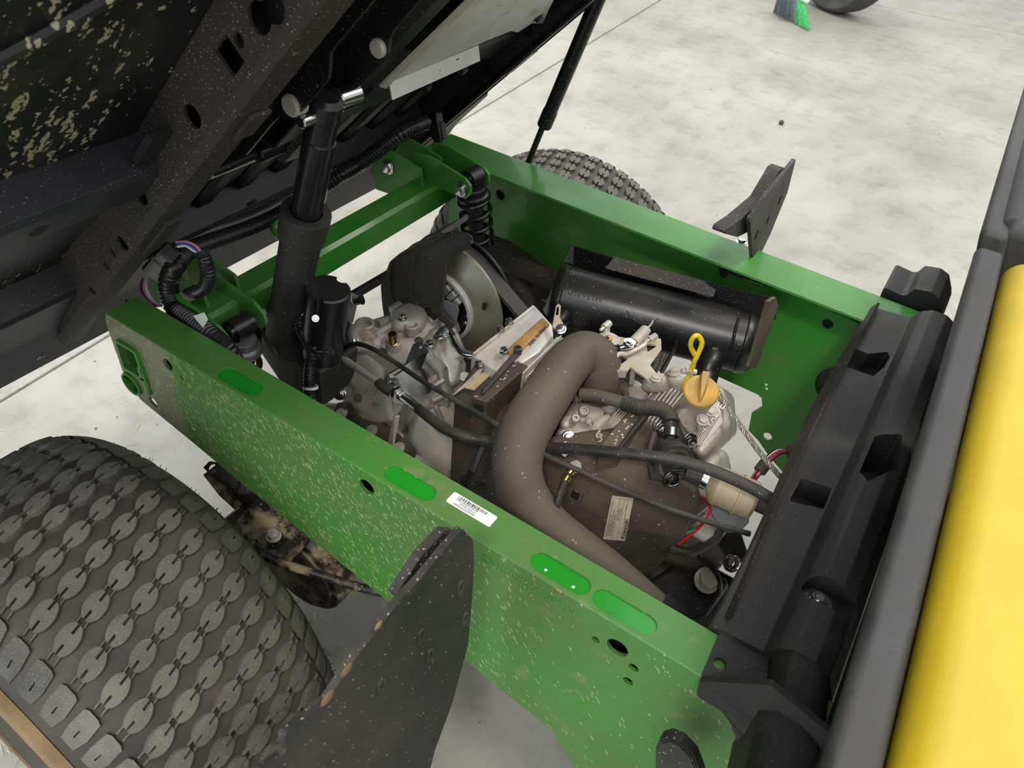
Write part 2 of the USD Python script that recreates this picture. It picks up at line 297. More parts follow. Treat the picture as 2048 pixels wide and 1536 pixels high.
M['darkred'] = mat('dark_red_wire', (.22, .015, .03), .35, var=.05); M['ywire'] = mat('pale_yellow_wire', (.6, .5, .15), .4, var=.05)
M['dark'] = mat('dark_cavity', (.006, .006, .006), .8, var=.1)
# ================================================================ floor
M['concrete'] = usdkit.material(stage, '/World/Looks/concrete', {
    'g': ('geometry', {}), 'n1': ('noise_texture', {'scale': 1.1, 'detail': 8., 'roughness': .62}), 'n2': ('noise_texture', {'scale': 9., 'detail': 8., 'roughness': .7}), 'n3': ('noise_texture', {'scale': 70., 'detail': 4.}),
    'r1': ('rgb_ramp', {'ramp': [(.3, (.225, .212, .178)), (.5, (.325, .31, .268)), (.7, (.40, .385, .34))]}), 'r2': ('rgb_ramp', {'ramp': [(.3, (.70, .69, .66)), (.5, (1, 1, 1)), (.8, (1.08, 1.07, 1.05))]}), 'm': ('mix', {'mix_type': 'multiply', 'fac': .8}),
    'n4': ('noise_texture', {'scale': 3.2, 'detail': 9., 'roughness': .7, 'distortion': .6}), 'r4': ('rgb_ramp', {'ramp': [(.58, (0, 0, 0)), (.72, (1, 1, 1))]}), 'm4': ('mix', {'color2': (.205, .195, .165)}), 'k4': ('math', {'math_type': 'multiply', 'value2': .55}),
    'b': ('bump', {'strength': .18, 'distance': .002}), 'p': ('principled_bsdf', {'roughness': .62, 'specular_ior_level': .35})},
    [('g.position', 'n1.vector'), ('g.position', 'n2.vector'), ('g.position', 'n3.vector'), ('g.position', 'n4.vector'), ('n1.fac', 'r1.fac'), ('n2.fac', 'r2.fac'), ('r1.color', 'm.color1'), ('r2.color', 'm.color2'),
     ('n4.fac', 'r4.fac'), ('r4.color', 'k4.value1'), ('k4.value', 'm4.fac'), ('m.color', 'm4.color1'), ('m4.color', 'p.base_color'), ('n3.fac', 'b.height'), ('b.normal', 'p.normal')], surface='p.BSDF')
fl = T('floor', 'pale polished concrete workshop floor with saw-cut joints and dusty stains', kind='structure')
ja, jb = at(0, 803, z=0)[:2], at(1280, 25, z=0)[:2]; jd = nrm(jb - ja); jn = A([-jd[1], jd[0]])
ka, kb = at(1900, 40, z=0)[:2], at(2048, 70, z=0)[:2]
big = sbox(-9, -7, 11, 17); j1 = LineString([ja - jd * 30, ja + jd * 30]); kd = nrm(kb - ka); ji = LineString([ka - kd * 40, ka + kd * 40])
pieces = big
from shapely.ops import split
sl = []
for g in split(big, j1).geoms: sl += list(split(g, ji).geoms)
for g in sl:
    fl.add('concrete_slab', ext(g.buffer(-.0035), .1, frame([0, 0, -.1], Z), b=.002), M['concrete'])
fl.add('joint_filler', ext(big, .05, frame([0, 0, -.058], Z)), mat('joint_filler', (.12, .11, .095), .9, var=.2))
fl.done([0, 0, 0])
M['wall'] = mat('painted_wall', (.62, .60, .55), .7, var=.04)
for nm_, c_, e_ in (('wall_back', (1, 17.1, 2.75), (20.4, .2, 5.5)), ('wall_front', (1, -7.1, 2.75), (20.4, .2, 5.5)), ('wall_left', (-9.1, 5, 2.75), (.2, 24, 5.5)), ('wall_right', (11.1, 5, 2.75), (.2, 24, 5.5))):
    solo(nm_, rbox(c_, e_, b=.005), M['wall'], 'plain pale workshop wall ' + {'wall_back': 'beyond the parked vehicle', 'wall_front': 'behind the photographer', 'wall_left': 'behind the tipped bed', 'wall_right': 'ahead of the seats'}[nm_], kind='structure')
# ================================================================ green chassis frame
fr = T('chassis_frame', 'green painted steel chassis frame with two long side rails', 'vehicle frame')
FXZ = np.eye(4); FXZ[:3, :3] = A([[1, 0, 0], [0, 0, -1], [0, 1, 0]]).copy()  # local (x, y, z) -> (x, -z, y)
def web(poly, y, th):   # (x, z) polygon as a sheet from y to y+th
    F = FXZ.copy(); F[:3, 3] = [0, y + th, 0]; return ext(poly, th, F)
def yhole(px, py, y, r, squash=1.): p = at(px, py, y=y); return Point(p[0], p[2]).buffer(r, quad_segs=8)
def hookrail(outer, inner, y0, y1, x0, x1, zb):
    """L section (y, z) drawn along x"""
    th = .004; s = 1 if y1 > y0 else -1
    ls = LineString([(y0 + s * th / 2, zb), (y0 + s * th / 2, ZT - th / 2), (y1, ZT - th / 2)])
    g = ls.buffer(th / 2, cap_style=2, join_style=2).buffer(.005, quad_segs=5).buffer(-.01, quad_segs=5).buffer(.005, quad_segs=5) if False else ls.buffer(th / 2, cap_style=2, join_style=1, quad_segs=5)
    F = np.eye(4); F[:3, :3] = A([[0, 0, 1], [1, 0, 0], [0, 1, 0]]); F[:3, 3] = [x0, 0, 0]
    return ext(g, x1 - x0, F)
nearout = Polygon([(-.006, .70), (.004, .73), (1.3, .73), (1.3, .25), (.93, .27), (.80, .34), (.765, .40), (.742, .425), (.728, .447), (.592, .472), (.471, .487), (.207, .536), (.111, .557), (.02, .575), (-.004, .60)])
nh = [yhole(740, 968, 0, .0105), yhole(343, 725, 0, .009), yhole(371, 752, 0, .003), yhole(313, 800, 0, .0085), yhole(391, 855, 0, .006), yhole(403, 845, 0, .0035),
      yhole(1240, 1287, 0, .0115), yhole(1196, 1271, 0, .0045), yhole(1272, 1327, 0, .0055), yhole(1261, 1354, 0, .0055)]
for g in ([(247, 678), (281, 698), (300, 750), (262, 727)], ):
    nh.append(Polygon([(at(*q, y=0)[0], at(*q, y=0)[2]) for q in g]))
nh.append(yhole(273, 762, 0, .0155))
prof = m3.Manifold.extrude(cs(nearout), 2).transform(np.vstack([FXZ[:3]])[:, :4].astype(float) + A([[0, 0, 0, 0], [0, 0, 0, 1.], [0, 0, 0, 0]]))
rail = man(hookrail(0, 0, -.0055, .043, -.02, 1.3, .2)) ^ prof
cut = m3.Manifold.extrude(cs(unary_union(nh)), .1).transform(FXZ[:3] + A([[0, 0, 0, 0], [0, 0, 0, .05], [0, 0, 0, 0]]))
SL = [((430, 745), (515, 790)), ((765, 945), (860, 1005)), ((1050, 1130), (1168, 1200)), ((1174, 1205), (1300, 1285))]
slots = []
for a, b in SL:
    pa, pb = at(*a, z=ZT), at(*b, z=ZT); slots.append(slot((pa[0] + .012, .0115), (pb[0] - .012, .0115), .0115))
cut2 = m3.Manifold.extrude(cs(unary_union(slots)), .02).translate([0, 0, ZT - .002])
rl = fr.add('side_rail', unm(rail - cut - cut2), M['green_dusty'], 'dusty near side rail, mud splashed towards the wheel', smooth=30)
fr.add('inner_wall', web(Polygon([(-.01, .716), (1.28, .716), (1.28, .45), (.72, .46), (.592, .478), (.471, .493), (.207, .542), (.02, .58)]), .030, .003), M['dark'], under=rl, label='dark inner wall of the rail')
for s in slots: fr.add('embossed_slot', ext(s.buffer(.0006), .002, frame([0, 0, ZT - .0038], Z)), M['green_clean'], under=rl, label='clean bright green recessed slot')
for a, r in (((1092, 1138), 0), ((1147, 1172), 0), ((1190, 1213), 0)):
    p = at(*a, z=ZT); fr.add('drain_hole', lathe([(.0016, 0), (.0016, .0006)], p + [0, 0, -.0023], Z, 10), M['white'], under=rl)
# square socket and round socket welded into the rear end of the near rail
sq = [A([q[0], 0, q[1]]) for q in [(at(*g, y=0)[0], at(*g, y=0)[2]) for g in [(247, 678), (281, 698), (300, 750), (262, 727)]]]
qp = Polygon([(q[0], q[2]) for q in sq]); fr.add('square_socket', web(qp.buffer(.004).difference(qp.buffer(.0002)), -.011, .05), M['green'], under=rl)
rp = yhole(273, 762, 0, .0155); fr.add('round_socket', web(rp.buffer(.003).difference(rp), -.010, .05), M['green'], under=rl)
fr.add('weld_tab', rbox((.051, -.008, .632), (.012, .006, .05), b=.002), M['green'], under=rl)
# far rail
farout = Polygon([(-.004, .74), (1.3, .74), (1.3, .2), (.838, .3), (.815, .299), (.785, .318), (.752, .345), (.738, .352), (.729, .357), (.722, .40), (.735, .425), (.728, .442), (.719, .446), (.637, .446), (.33, .488), (.133, .522), (0, .523)])
Yw = W - .004
fh = [yhole(1003, 340, Yw, .008), yhole(1000, 390, Yw, .011), yhole(1245, 437, Yw, .004), yhole(1278, 450, Yw, .004), yhole(1655, 648, Yw, .009), yhole(1667, 622, Yw, .004), yhole(1535, 873, Yw, .0085), yhole(1532, 770, Yw, .003), yhole(1533, 778, Yw, .003)]
hp = at(1648, 762, y=Yw); fh.append(affinity.scale(Point(hp[0] + .012, hp[2]).buffer(.034), .75, 1.05))
hk = Polygon([(at(*q, y=Yw)[0], at(*q, y=Yw)[2]) for q in [(1434, 523), (1457, 527), (1600, 578), (1690, 608), (1735, 625), (1735, 655), (1600, 597), (1458, 549), (1450, 558), (1440, 555)]]); fh.append(hk)
prof = m3.Manifold.extrude(cs(farout), 2).transform(FXZ[:3] + A([[0, 0, 0, 0], [0, 0, 0, 1.5], [0, 0, 0, 0]]))
cut = m3.Manifold.extrude(cs(unary_union(fh)), .1).transform(FXZ[:3] + A([[0, 0, 0, 0], [0, 0, 0, W + .05], [0, 0, 0, 0]]))
rl2 = fr.add('side_rail', unm((man(hookrail(0, 0, W, .668, -.02, 1.3, .15)) ^ prof) - cut), M['green'], 'far side rail, inner face visible behind the muffler', smooth=30)
fr.add('slot_backing', web(hk.buffer(.012), W + .004, .003), M['plastic'], under=rl2, label='black sheet behind the long hooked slot')
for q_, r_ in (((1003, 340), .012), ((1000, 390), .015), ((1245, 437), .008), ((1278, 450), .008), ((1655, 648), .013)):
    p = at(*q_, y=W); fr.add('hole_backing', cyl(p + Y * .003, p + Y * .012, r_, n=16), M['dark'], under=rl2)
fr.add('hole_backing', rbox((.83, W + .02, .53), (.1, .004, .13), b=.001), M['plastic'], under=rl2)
# rear cross member and bracket plates
x0, x1, zt = .032, .084, .70
cmb = fr.add('cross_member', rbox(((x0 + x1) / 2, W / 2, zt - .0255), (x1 - x0, W - .01, .051), b=.006), M['green'])
def xzplate(pts, y, th=.005, r=.004): return web(rpoly(pts, r), y, th)
for y, dx in ((.072, 0), (.137, 0)):
    fr.add('shock_bracket', cat(xzplate([(.015, .69), (.015, .722), (.035, .726), (.118, .712), (.134, .70), (.137, .684), (.128, .672), (.11, .668), (.086, .672), (.07, .69)], y)), M['green'], under=cmb)
for y in (.592, .648):
    fr.add('shock_bracket', xzplate([(.03, .69), (.03, .748), (.07, .752), (.145, .738), (.158, .728), (.16, .712), (.15, .70), (.13, .698), (.086, .70)], y), M['green'], under=cmb)
for y, q in ((.155, 0), (.575, .01), (.632, .012), (.1, -.004)):
    fr.add('hinge_bracket', xzplate([(-.045, .655), (-.05, .69 + q), (-.035, .715 + q), (-.01, .735 + q), (.062, .722 + q), (.066, .695), (.03, .695), (.02, .66)], y), M['green'], under=cmb)
lp = spline([(.036, .285, .70), (.01, .282, .712), (-.012, .30, .712), (-.012, .345, .712), (.01, .365, .712), (.036, .362, .70)], 6); fr.add('tie_loop', sweep(lp, .005, 8), M['green'], under=cmb)
# bolts of the bracket joints
def thru(t, p, d, r, **k): t.add('bolt', hexbolt(p, d, r, r * .9), M['zinc'], **k)
thru(fr, A([.118, .0715, .69]), -Y, .009, under=cmb); thru(fr, A([.118, .1425, .69]), Y, .009, under=cmb); thru(fr, A([.14, .591, .716]), -Y, .0105, under=cmb); thru(fr, A([.142, .6535, .718]), Y, .0095, under=cmb)
thru(fr, A([-.012, .574, .712]), -Y, .0105, under=cmb); thru(fr, A([-.015, .099, .69]), -Y, .009, under=cmb)
# sticker on the near rail, print only flat marks
sa, sb, sc_ = at(903, 990, z=ZT), at(987, 1045, z=ZT), at(892, 1003, z=ZT)
sx = nrm(A([sb[0] - sa[0], 0, 0])); lw = sb[0] - sa[0]; y0 = .015; y1 = .0315
st = fr.add('barcode_sticker', ext(rpoly([(sa[0], y0), (sb[0], y0), (sb[0], y1), (sa[0], y1)], .002), .0003, frame([0, 0, ZT], Z)), M['white'], under=rl, label='white barcode sticker')
rng = random.Random(4); bars = []; q = sa[0] + .008
while q < sb[0] - .013:
    w_ = rng.choice([.0005, .0009, .0014]); bars.append(rbox((q + w_ / 2, .0277, ZT + .0004), (w_, .0042, .0001), b=.00001)); q += w_ + rng.choice([.0006, .0008, .0012])
tx = []
for j, (s_, hgt, off, q0) in enumerate([('PIN 1M04X2XDPRM', .0021, .0232, .008), ('GATOR VEHICLE', .0019, .0202, .014), ('1M04X2XDPRM', .0026, .0165, .008)]):
    m_ = meshkit.text_mesh(s_, hgt, .00012); m_.apply_translation([sa[0] + q0, off, ZT + .00032]); tx.append(m_)
fr.add('barcode_print', cat(bars, tx), M['ink'], under=rl)
# stamped serial number on the near rail's outer face
m_ = meshkit.text_mesh('1M04X2XDPRM', .011, .0012); F = np.eye(4); F[:3, :3] = A([[1, 0, 0], [0, 0, -1], [0, 1, 0]]); F[:3, 3] = [.603, -.0052, .693]
fr.add('stamped_number', xf(m_, F), M['green'], under=rl)
fr.done()
# ================================================================ raised cargo bed (d: along the bed, NB: out of its underside)
TH = math.radians(46); D = A([math.cos(TH), 0, math.sin(TH)]); NB = A([math.sin(TH), 0, -math.cos(TH)]); H0 = A([0, 0, .70])
def Bp(u, y, n): return H0 + D * u + Y * y + NB * n
def bed_at(px, py, n):
    r = MC.T @ A([(px - 1024) / FPX, (py - 768) / FPX, 1.]); t = (n + NB @ H0 - NB @ CAM) / (NB @ r); return CAM + r * t
def bsec(prof, y0, y1, th=.003):   # section in (u, n), drawn along y
    g = LineString(prof).buffer(th / 2, cap_style=2, join_style=1, quad_segs=4); F = np.eye(4); F[:3, 0] = D; F[:3, 1] = -NB; F[:3, 2] = Y; F[:3, 3] = H0 + Y * y0
    if np.linalg.det(F[:3, :3]) < 0: pass
    return ext(affinity.scale(g, 1, -1, origin=(0, 0)), y1 - y0, F)
def blong(prof, u0, u1, th=.003):  # section in (y, n), drawn along the bed
    g = LineString(prof).buffer(th / 2, cap_style=2, join_style=1, quad_segs=4); F = np.eye(4); F[:3, 0] = Y; F[:3, 1] = NB; F[:3, 2] = -D if np.dot(np.cross(Y, NB), D) < 0 else D; s = np.dot(F[:3, 2], D); F[:3, 3] = H0 + D * (u0 if s > 0 else u1)
    return ext(g, u1 - u0, F)
def bhole(px, py, y, ru, rn, rot=0, sq=False):
    p = at(px, py, y=y) - H0; g = Point(0, 0).buffer(1, quad_segs=6) if not sq else Polygon([(-1, -1), (1, -1), (1, 1), (-1, 1)])
    return affinity.translate(affinity.rotate(affinity.scale(g, ru, rn), rot), p @ D, p @ NB)
bed = T('cargo_bed', 'black steel cargo bed tipped up, underside splashed with mud', 'cargo bed')
M['mud'] = mat('muddy_sheet', (.009, .010, .0105), .42, var=.2, spk=.95, scol=(.42, .36, .24), ss=135, sr=.46, jit=2.2, sstretch=(4.2, 1., 1.), srot=(0, -.8, 0), smask=('y', .015, -.11, .02), blot=[((.36, .31, .21), .665, 13), ((.03, .028, .023), .55, 6)], bump=.1, bs=500)
M['beam'] = mat('brown_dusted_steel', (.009, .0085, .008), .5, var=.2, dust=.3, dcol=(.05, .034, .022), ds=4.5, dsoft=.25, spk=.4, scol=(.42, .36, .25), ss=430, sr=.26, bump=.12, bs=700)
M['bluesteel'] = mat('blue_black_steel', (.021, .023, .029), .5, var=.15, spk=.14, scol=(.3, .28, .24), ss=480, bump=.1, bs=900)
dk = bed.add('deck_panel', bsec([(-.02, -.104), (1.05, -.104)], -.03, .78, .004), M['steel'])
for k in range(9):
    y = .075 + k * .078
    bed.add('deck_rib', blong([(y - .02, -.101), (y - .012, -.094), (y + .012, -.094), (y + .02, -.101)], -.03, 1.0, .003), M['steel'], under=dk)
bed.add('wheel_arch_panel', bsec([(-.28, -.103), (.2, -.103), (.55, -.103), (.66, -.108), (1.1, -.135)], -.62, .008, .004), M['mud'], 'inner wheel arch panel streaked with dried mud')
bed.add('arch_lip', cat(tube([Bp(.43, -.62, -.1), Bp(.47, -.35, -.1), Bp(.53, -.2, -.1), Bp(.60, -.09, -.1), Bp(.68, -.01, -.1)], .006, 8)), M['mud'])
def beam(y0, s, name, label, holes=(), mt='beam'):
    p = [(y0 + .004 * s, -.104), (y0, -.1), (y0, -.047), (y0 + .004 * s, -.037), (y0 + .014 * s, -.034), (y0 + .03 * s, -.033)]
    m = blong(p, -.215, 1.05, .0035)
    if holes:
        hh = m3.Manifold.extrude(cs(unary_union(holes)), .1); T4 = np.c_[D, NB, -Y if np.dot(np.cross(D, NB), -Y) > 0 else Y, H0 + Y * y0]
        T4[:, 3] = H0 + Y * y0 - T4[:, 2] * .05; m = unm(man(m) - hh.transform(T4))
    return bed.add(name, m, M[mt], label)
yb = .002
hs = [bhole(463, 112, yb, .012, .012, 0, True), bhole(481, 80, yb, .006, .006), bhole(522, 35, yb, .013, .012), bhole(549, 14, yb, .013, .012), bhole(388, 232, yb, .011, .011), bhole(290, 358, yb, .0055, .0055),
      bhole(284, 391, yb, .0105, .0105), bhole(265, 389, yb, .005, .0055), bhole(246, 486, yb, .0095, .0095), bhole(228, 504, yb, .005, .005), bhole(185, 580, yb, .006, .006), bhole(215, 532, yb, .005, .005)]
b1 = beam(yb, 1, 'side_beam', 'long side beam coated with brown dust', hs)
bed.add('beam_liner', blong([(yb + .02, -.1), (yb + .02, -.05)], -.2, 1.05, .002), M['steel'], under=b1)
bed.add('square_notch', bsec([(0, -.0), (.001, 0)], 0, .001) if False else rbox((0, 0, 0), (.05, .008, .04), frame(at(318, 285, y=-.004), Y, D), b=.001), M['dark'], under=b1, label='dark square notch')
for (a, b) in (((515, 212), (497, 285)), ((345, 430), (302, 500))):
    pa, pb = at(*a, y=.026), at(*b, y=.026); ua, ub = sorted([(pa - H0) @ D, (pb - H0) @ D])
    bed.add('welded_tab', blong([(yb + .012, -.030), (yb + .034, -.030)], ua, ub, .004), M['beam'], under=b1)
b2 = beam(W - yb, -1, 'side_beam', 'far side beam beside the pale sheet', [bhole(*q, W - yb, r, r) for q, r in (((1057, 60), .011), ((982, 143), .0115), ((955, 163), .006))], 'steel')
bed.add('beam_liner', blong([(W - yb + .012, -.1), (W - yb + .012, -.034)], -.2, 1.05, .002), M['dark'], under=b2)
bed.add('side_overhang', bsec([(-.25, -.104), (1.05, -.104)], .78, .98, .004), M['steel'])
# rear cross member, right across, and the mid channel on the near overhang
rc = bed.add('rear_cross_member', bsec([(-.02, -.104), (-.03, -.066), (-.036, -.062), (-.15, -.058), (-.17, -.055), (-.27, -.031), (-.275, -.036), (-.275, -.09)], -.62, .97, .004), M['bluesteel'])
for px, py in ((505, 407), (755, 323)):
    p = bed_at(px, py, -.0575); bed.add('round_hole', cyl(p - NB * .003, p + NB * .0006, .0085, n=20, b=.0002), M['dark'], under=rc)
bed.add('sill_screw', capscrew(bed_at(77, 710, -.042), NB, .006, .006), M['zinc'], under=rc)
mc = bed.add('overhang_channel', bsec([(.338, -.104), (.338, -.066), (.332, -.062), (.28, -.062), (.275, -.066), (.262, -.068), (.20, -.088), (.06, -.101)], -.62, yb, .003), M['bluesteel'], 'blue-black channel with a dusty lower flange')
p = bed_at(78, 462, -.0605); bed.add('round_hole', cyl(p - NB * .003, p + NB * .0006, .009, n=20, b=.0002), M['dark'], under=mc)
# lower plain cross channel between the beams, pale heat shield, longitudinal tube
cc = bed.add('cross_channel', bsec([(.20, -.1), (.215, -.072), (.222, -.069), (.285, -.069), (.292, -.072), (.305, -.1)], .22, W - .006, .003), M['bluesteel'])
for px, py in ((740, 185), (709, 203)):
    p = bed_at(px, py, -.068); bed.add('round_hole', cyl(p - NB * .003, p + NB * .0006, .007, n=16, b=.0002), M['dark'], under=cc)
M['shield'] = mat('pale_galvanised_sheet', (.68, .67, .63), .45, metal=.3, var=.08, vs=8, dust=.1, dcol=(.45, .43, .38), spk=.1, scol=(.12, .11, .1), ss=170, sstretch=(.6, 2.0, .6))
hsn = -.058
hs_ = bed.add('heat_shield', plate([bed_at(*q, hsn) for q in [(764, 176), (950, -6), (985, -60), (1140, -60), (1098, 18), (1086, 47), (1063, 47), (1036, 65), (1022, 62), (958, 88), (781, 166)]], .002, [(bed_at(1075, 36, hsn), .008)]), M['shield'], 'pale galvanised heat shield')
bed.add('shield_flange', plate([Bp(*q) for q in [((bed_at(779, 166, hsn) - H0) @ D, bed_at(779, 166, hsn)[1], hsn), ((bed_at(957, 90, hsn) - H0) @ D, bed_at(957, 90, hsn)[1], hsn), ((bed_at(957, 90, hsn) - H0) @ D - .012, bed_at(957, 90, hsn)[1], hsn + .018), ((bed_at(779, 166, hsn) - H0) @ D - .012, bed_at(779, 166, hsn)[1], hsn + .018)]], .002), M['shield'], under=hs_)
bed.add('shield_edge', plate([bed_at(*q, hsn + .004) for q in [(760, 174), (948, -10), (958, -8), (772, 178)]], .003), M['zinc_dust'], under=hs_)
for q in ((1076, 35), (925, 138), (852, 172)): bed.add('shield_bolt', hexbolt(bed_at(*q, -.05), NB, .007, .006), M['steel'], under=hs_)
bed.add('centre_beam', blong([(.258, -.1), (.258, -.07), (.265, -.062), (.292, -.06), (.30, -.068), (.305, -.1)], .16, 1.05, .003), M['steel'])
bed.add('pale_strip', plate([bed_at(*q, -.09) for q in [(404, 366), (600, 288), (600, 276), (412, 358)]], .002), M['shield'], 'narrow pale strip')
pv = [bed_at(512, 308, -.08), bed_at(575, 280, -.08)]; bed.add('pivot_sleeve', cyl(pv[0], pv[1], .0135), M['plastic_clean'])
bed.add('pivot_rod', cyl(bed_at(425, 345, -.084), pv[0], .006), M['steel'])
# clevis plates for the lift actuator
def yplate(pts, y, th): q = [(p - H0) for p in (at(*a, y=y) for a in pts)]; return plate([H0 + v for v in q], th, nhint=-Y, r=.004)
c1 = bed.add('clevis_plate', yplate([(790, -60), (747, 0), (671, 90), (659, 107), (658, 146), (654, 161), (600, 225), (588, 239), (556, 237), (546, 244), (490, 312), (440, 330), (470, 250), (690, -60)], .158, .005), M['steel'])
bed.add('clevis_pin', cyl(at(577, 213, y=.153), at(577, 213, y=.153) + Y * .02, .0125, b=.002), M['zinc_dust'], under=c1, label='round zinc pin head')
p = at(630, 147, y=.1565); bed.add('half_cutout', ring([(.0115, 0), (.0115, .002), (.010, .002), (.010, 0)], p, Y, 18), M['dark'], under=c1)
c2 = bed.add('clevis_plate', yplate([(880, -60), (839, 0), (786, 61), (778, 78), (776, 105), (766, 125), (715, 176), (705, 190), (660, 200), (640, 150), (780, -60)], .242, .005), M['steel'])
bed.add('clevis_pin', cyl(at(751, 98, y=.236), at(751, 98, y=.236) + Y * .01, .0105, b=.002), M['zinc_dust'], under=c2, label='round zinc pin head')
bed.add('edge_tab', blong([(W - .03, -.032), (W - .008, -.032)], *sorted([(bed_at(1008, 152, -.03) - H0) @ D, (bed_at(1062, 108, -.03) - H0) @ D]), .004), M['steel'], under=b2)
bed.done()
# ================================================================ rear wheels
WX, WZ, WR, WW = .162, .311, .319, .293; WY = -.064 - WW / 2
M['tyre'] = mat('tyre_rubber', (.020, .019, .018), .6, var=.2, dust=.22, dcol=(.095, .078, .055), ds=7, dsoft=.25, updust=.12, bump=.2, bs=600)
M['lug'] = mat('tyre_tread_tops', (.026, .025, .023), .62, var=.25, vs=60, dust=.2, dcol=(.23, .205, .165), ds=6, dsoft=.2, updust=.75, spk=.4, scol=(.40, .38, .33), ss=900, bump=.5, bs=1400, blot=[((.10, .10, .11), .68, 26)])
M['tandirt'] = mat('tan_dried_mud', (.26, .17, .085), .8, var=.2, bump=.3, bs=500)
wh = T('turf_tyre', 'near rear wheel with wide dusty turf tyre of oval tread blocks', 'tyre')
def trad(yl): return WR - .1 * abs(yl / (WW / 2)) ** 5 * .62
def tsurf(th, yl, dr=0.):   # yl: across, th: around from the top towards the front
    r = trad(yl) + dr; return A([WX + r * math.sin(th), WY + yl, WZ + r * math.cos(th)])
ys = np.r_[np.linspace(-1, 1, 41)] * WW / 2
prof = [(trad(y) - .006, y) for y in ys]
prof = [(.175, -WW / 2 + .02), (.215, -WW / 2 - .004)] + prof + [(.215, WW / 2 + .004), (.175, WW / 2 - .02)]
prof[1:3] = [(.215, -WW / 2 - .006), (.245, -WW / 2 - .006)]
def yring(prof, n=110):
    m = ring([(r, y) for r, y in prof], (0, 0, 0), Z, n); F = np.eye(4); F[:3, :3] = A([[1, 0, 0], [0, 0, 1], [0, -1, 0]]).T @ np.eye(3)
    F[:3, :3] = A([[1, 0, 0], [0, 0, 1], [0, 1, 0]]); F[:3, 3] = [WX, WY, WZ]; m = m.copy(); m.apply_transform(F); return fixw(m)
tc = wh.add('tyre', yring(prof), M['tyre'], smooth=50)
wh.add('sidewall_mud', yring([(.214, -WW / 2 - .0085), (.262, -WW / 2 - .0065), (.262, -WW / 2 + .004), (.214, -WW / 2 + .001)], 90), M['tandirt'], under=tc, label='tan dried mud on the outer sidewall')
wh.add('rim', yring([(.03, -.02), (.1, -.03), (.15, -.06), (.178, -WW / 2 + .012), (.182, -WW / 2 + .012), (.182, WW / 2 - .012), (.176, WW / 2 - .012), (.15, .03), (.03, .02)], 48), M['steel_dust'])
def blockpoly():
    L, Hh = .0160, .0126
    t = np.linspace(-1, 1, 9); up = [(L * s, Hh * (1 - abs(s) ** 2.4 * .58)) for s in t]; g = Polygon(up + [(L * s, -Hh * (1 - abs(s) ** 2.4 * .58)) for s in t[::-1]])
    for s in (-1, 1): g = g.difference(affinity.translate(sbox(-.006, -.0014, .006, .0014), s * (L - .004), .0))
    return g
def remap(m, th0, y0, skew):
    v = m.vertices.copy(); out = np.empty_like(v)
    for i, (s, t, h) in enumerate(v): out[i] = tsurf(th0 + (t + 0) / WR + skew * s, max(-WW / 2 * .985, min(WW / 2 * .985, y0 + s)), -.0075 + h)
    q = m.copy(); q.vertices = out; return fixw(q)
BL = blockpoly(); g0 = trimesh.creation.extrude_polygon(BL, .0075, engine='earcut') if False else ext(BL, .0088, b=.0006)
bar = rbox((0, 0, .0026), (.0095, .0018, .0078), b=.0003)
sh = ext(Polygon([(-.016, -.011), (-.004, -.0145), (.012, -.0125), (.014, -.007), (.014, .007), (.012, .0125), (-.004, .0145), (-.016, .011)]).difference(sbox(-.009, -.001, -.002, .001)), .0065)
links, rest = [], []
pitch = 2 * math.pi / 55; skew = math.radians(1.62) / .0385
for c in range(55):
    th = c * pitch + math.radians(11.9); th = (th + math.pi) % (2 * math.pi) - math.pi
    for k in range(7):
        yl = (k - 3) * .0385; t0 = th - skew * (yl - (-.172 - WY)); vis = -math.radians(52) < th < math.radians(92)
        if abs(k - 3) == 3:
            m = sh.copy()
            if k == 0: m.apply_transform(trimesh.transformations.rotation_matrix(math.pi, Z))
            m = remap(xf(m, trimesh.transformations.rotation_matrix(math.pi, Z)), t0, yl + (.003 if k == 6 else -.003), -skew)
        else: m = remap(g0, t0, yl, -skew)
        if vis: wh.add('tread_block', m, M['lug'], under=tc, smooth=False)
        else: rest.append(m)
        if k < 6:
            for s in (-1, 1):
                b = bar.copy(); b.apply_translation([0, s * .0052, 0]); links.append(remap(b, t0 - skew * .01925, yl + .01925, -skew))
wh.add('tread_remainder', cat(rest), M['lug'], under=tc, kind='stuff', smooth=False)
wh.add('tread_links', cat(links), M['lug'], under=tc, kind='stuff', smooth=False)
rng = random.Random(9); hair = []
for k in range(46):
    th = math.radians(rng.uniform(-60, 95)); yl = rng.choice([.139, .1395, .141]); p = tsurf(th, yl, -.004); q = nrm(A([math.sin(th), rng.uniform(.5, 1.4), math.cos(th) + rng.uniform(-.3, .3)]))
    hair.append(sweep([p, p + q * rng.uniform(.002, .006)], .0005, 4))
wh.add('rubber_hairs', cat(hair), M['rubber'], under=tc, kind='stuff', smooth=False)
wh.done([WX, WY, 0])
copyof(wh.path, 'turf_tyre', 'far rear wheel behind the green rail, clean grey tread', [WX, W - WY, 0], 180)
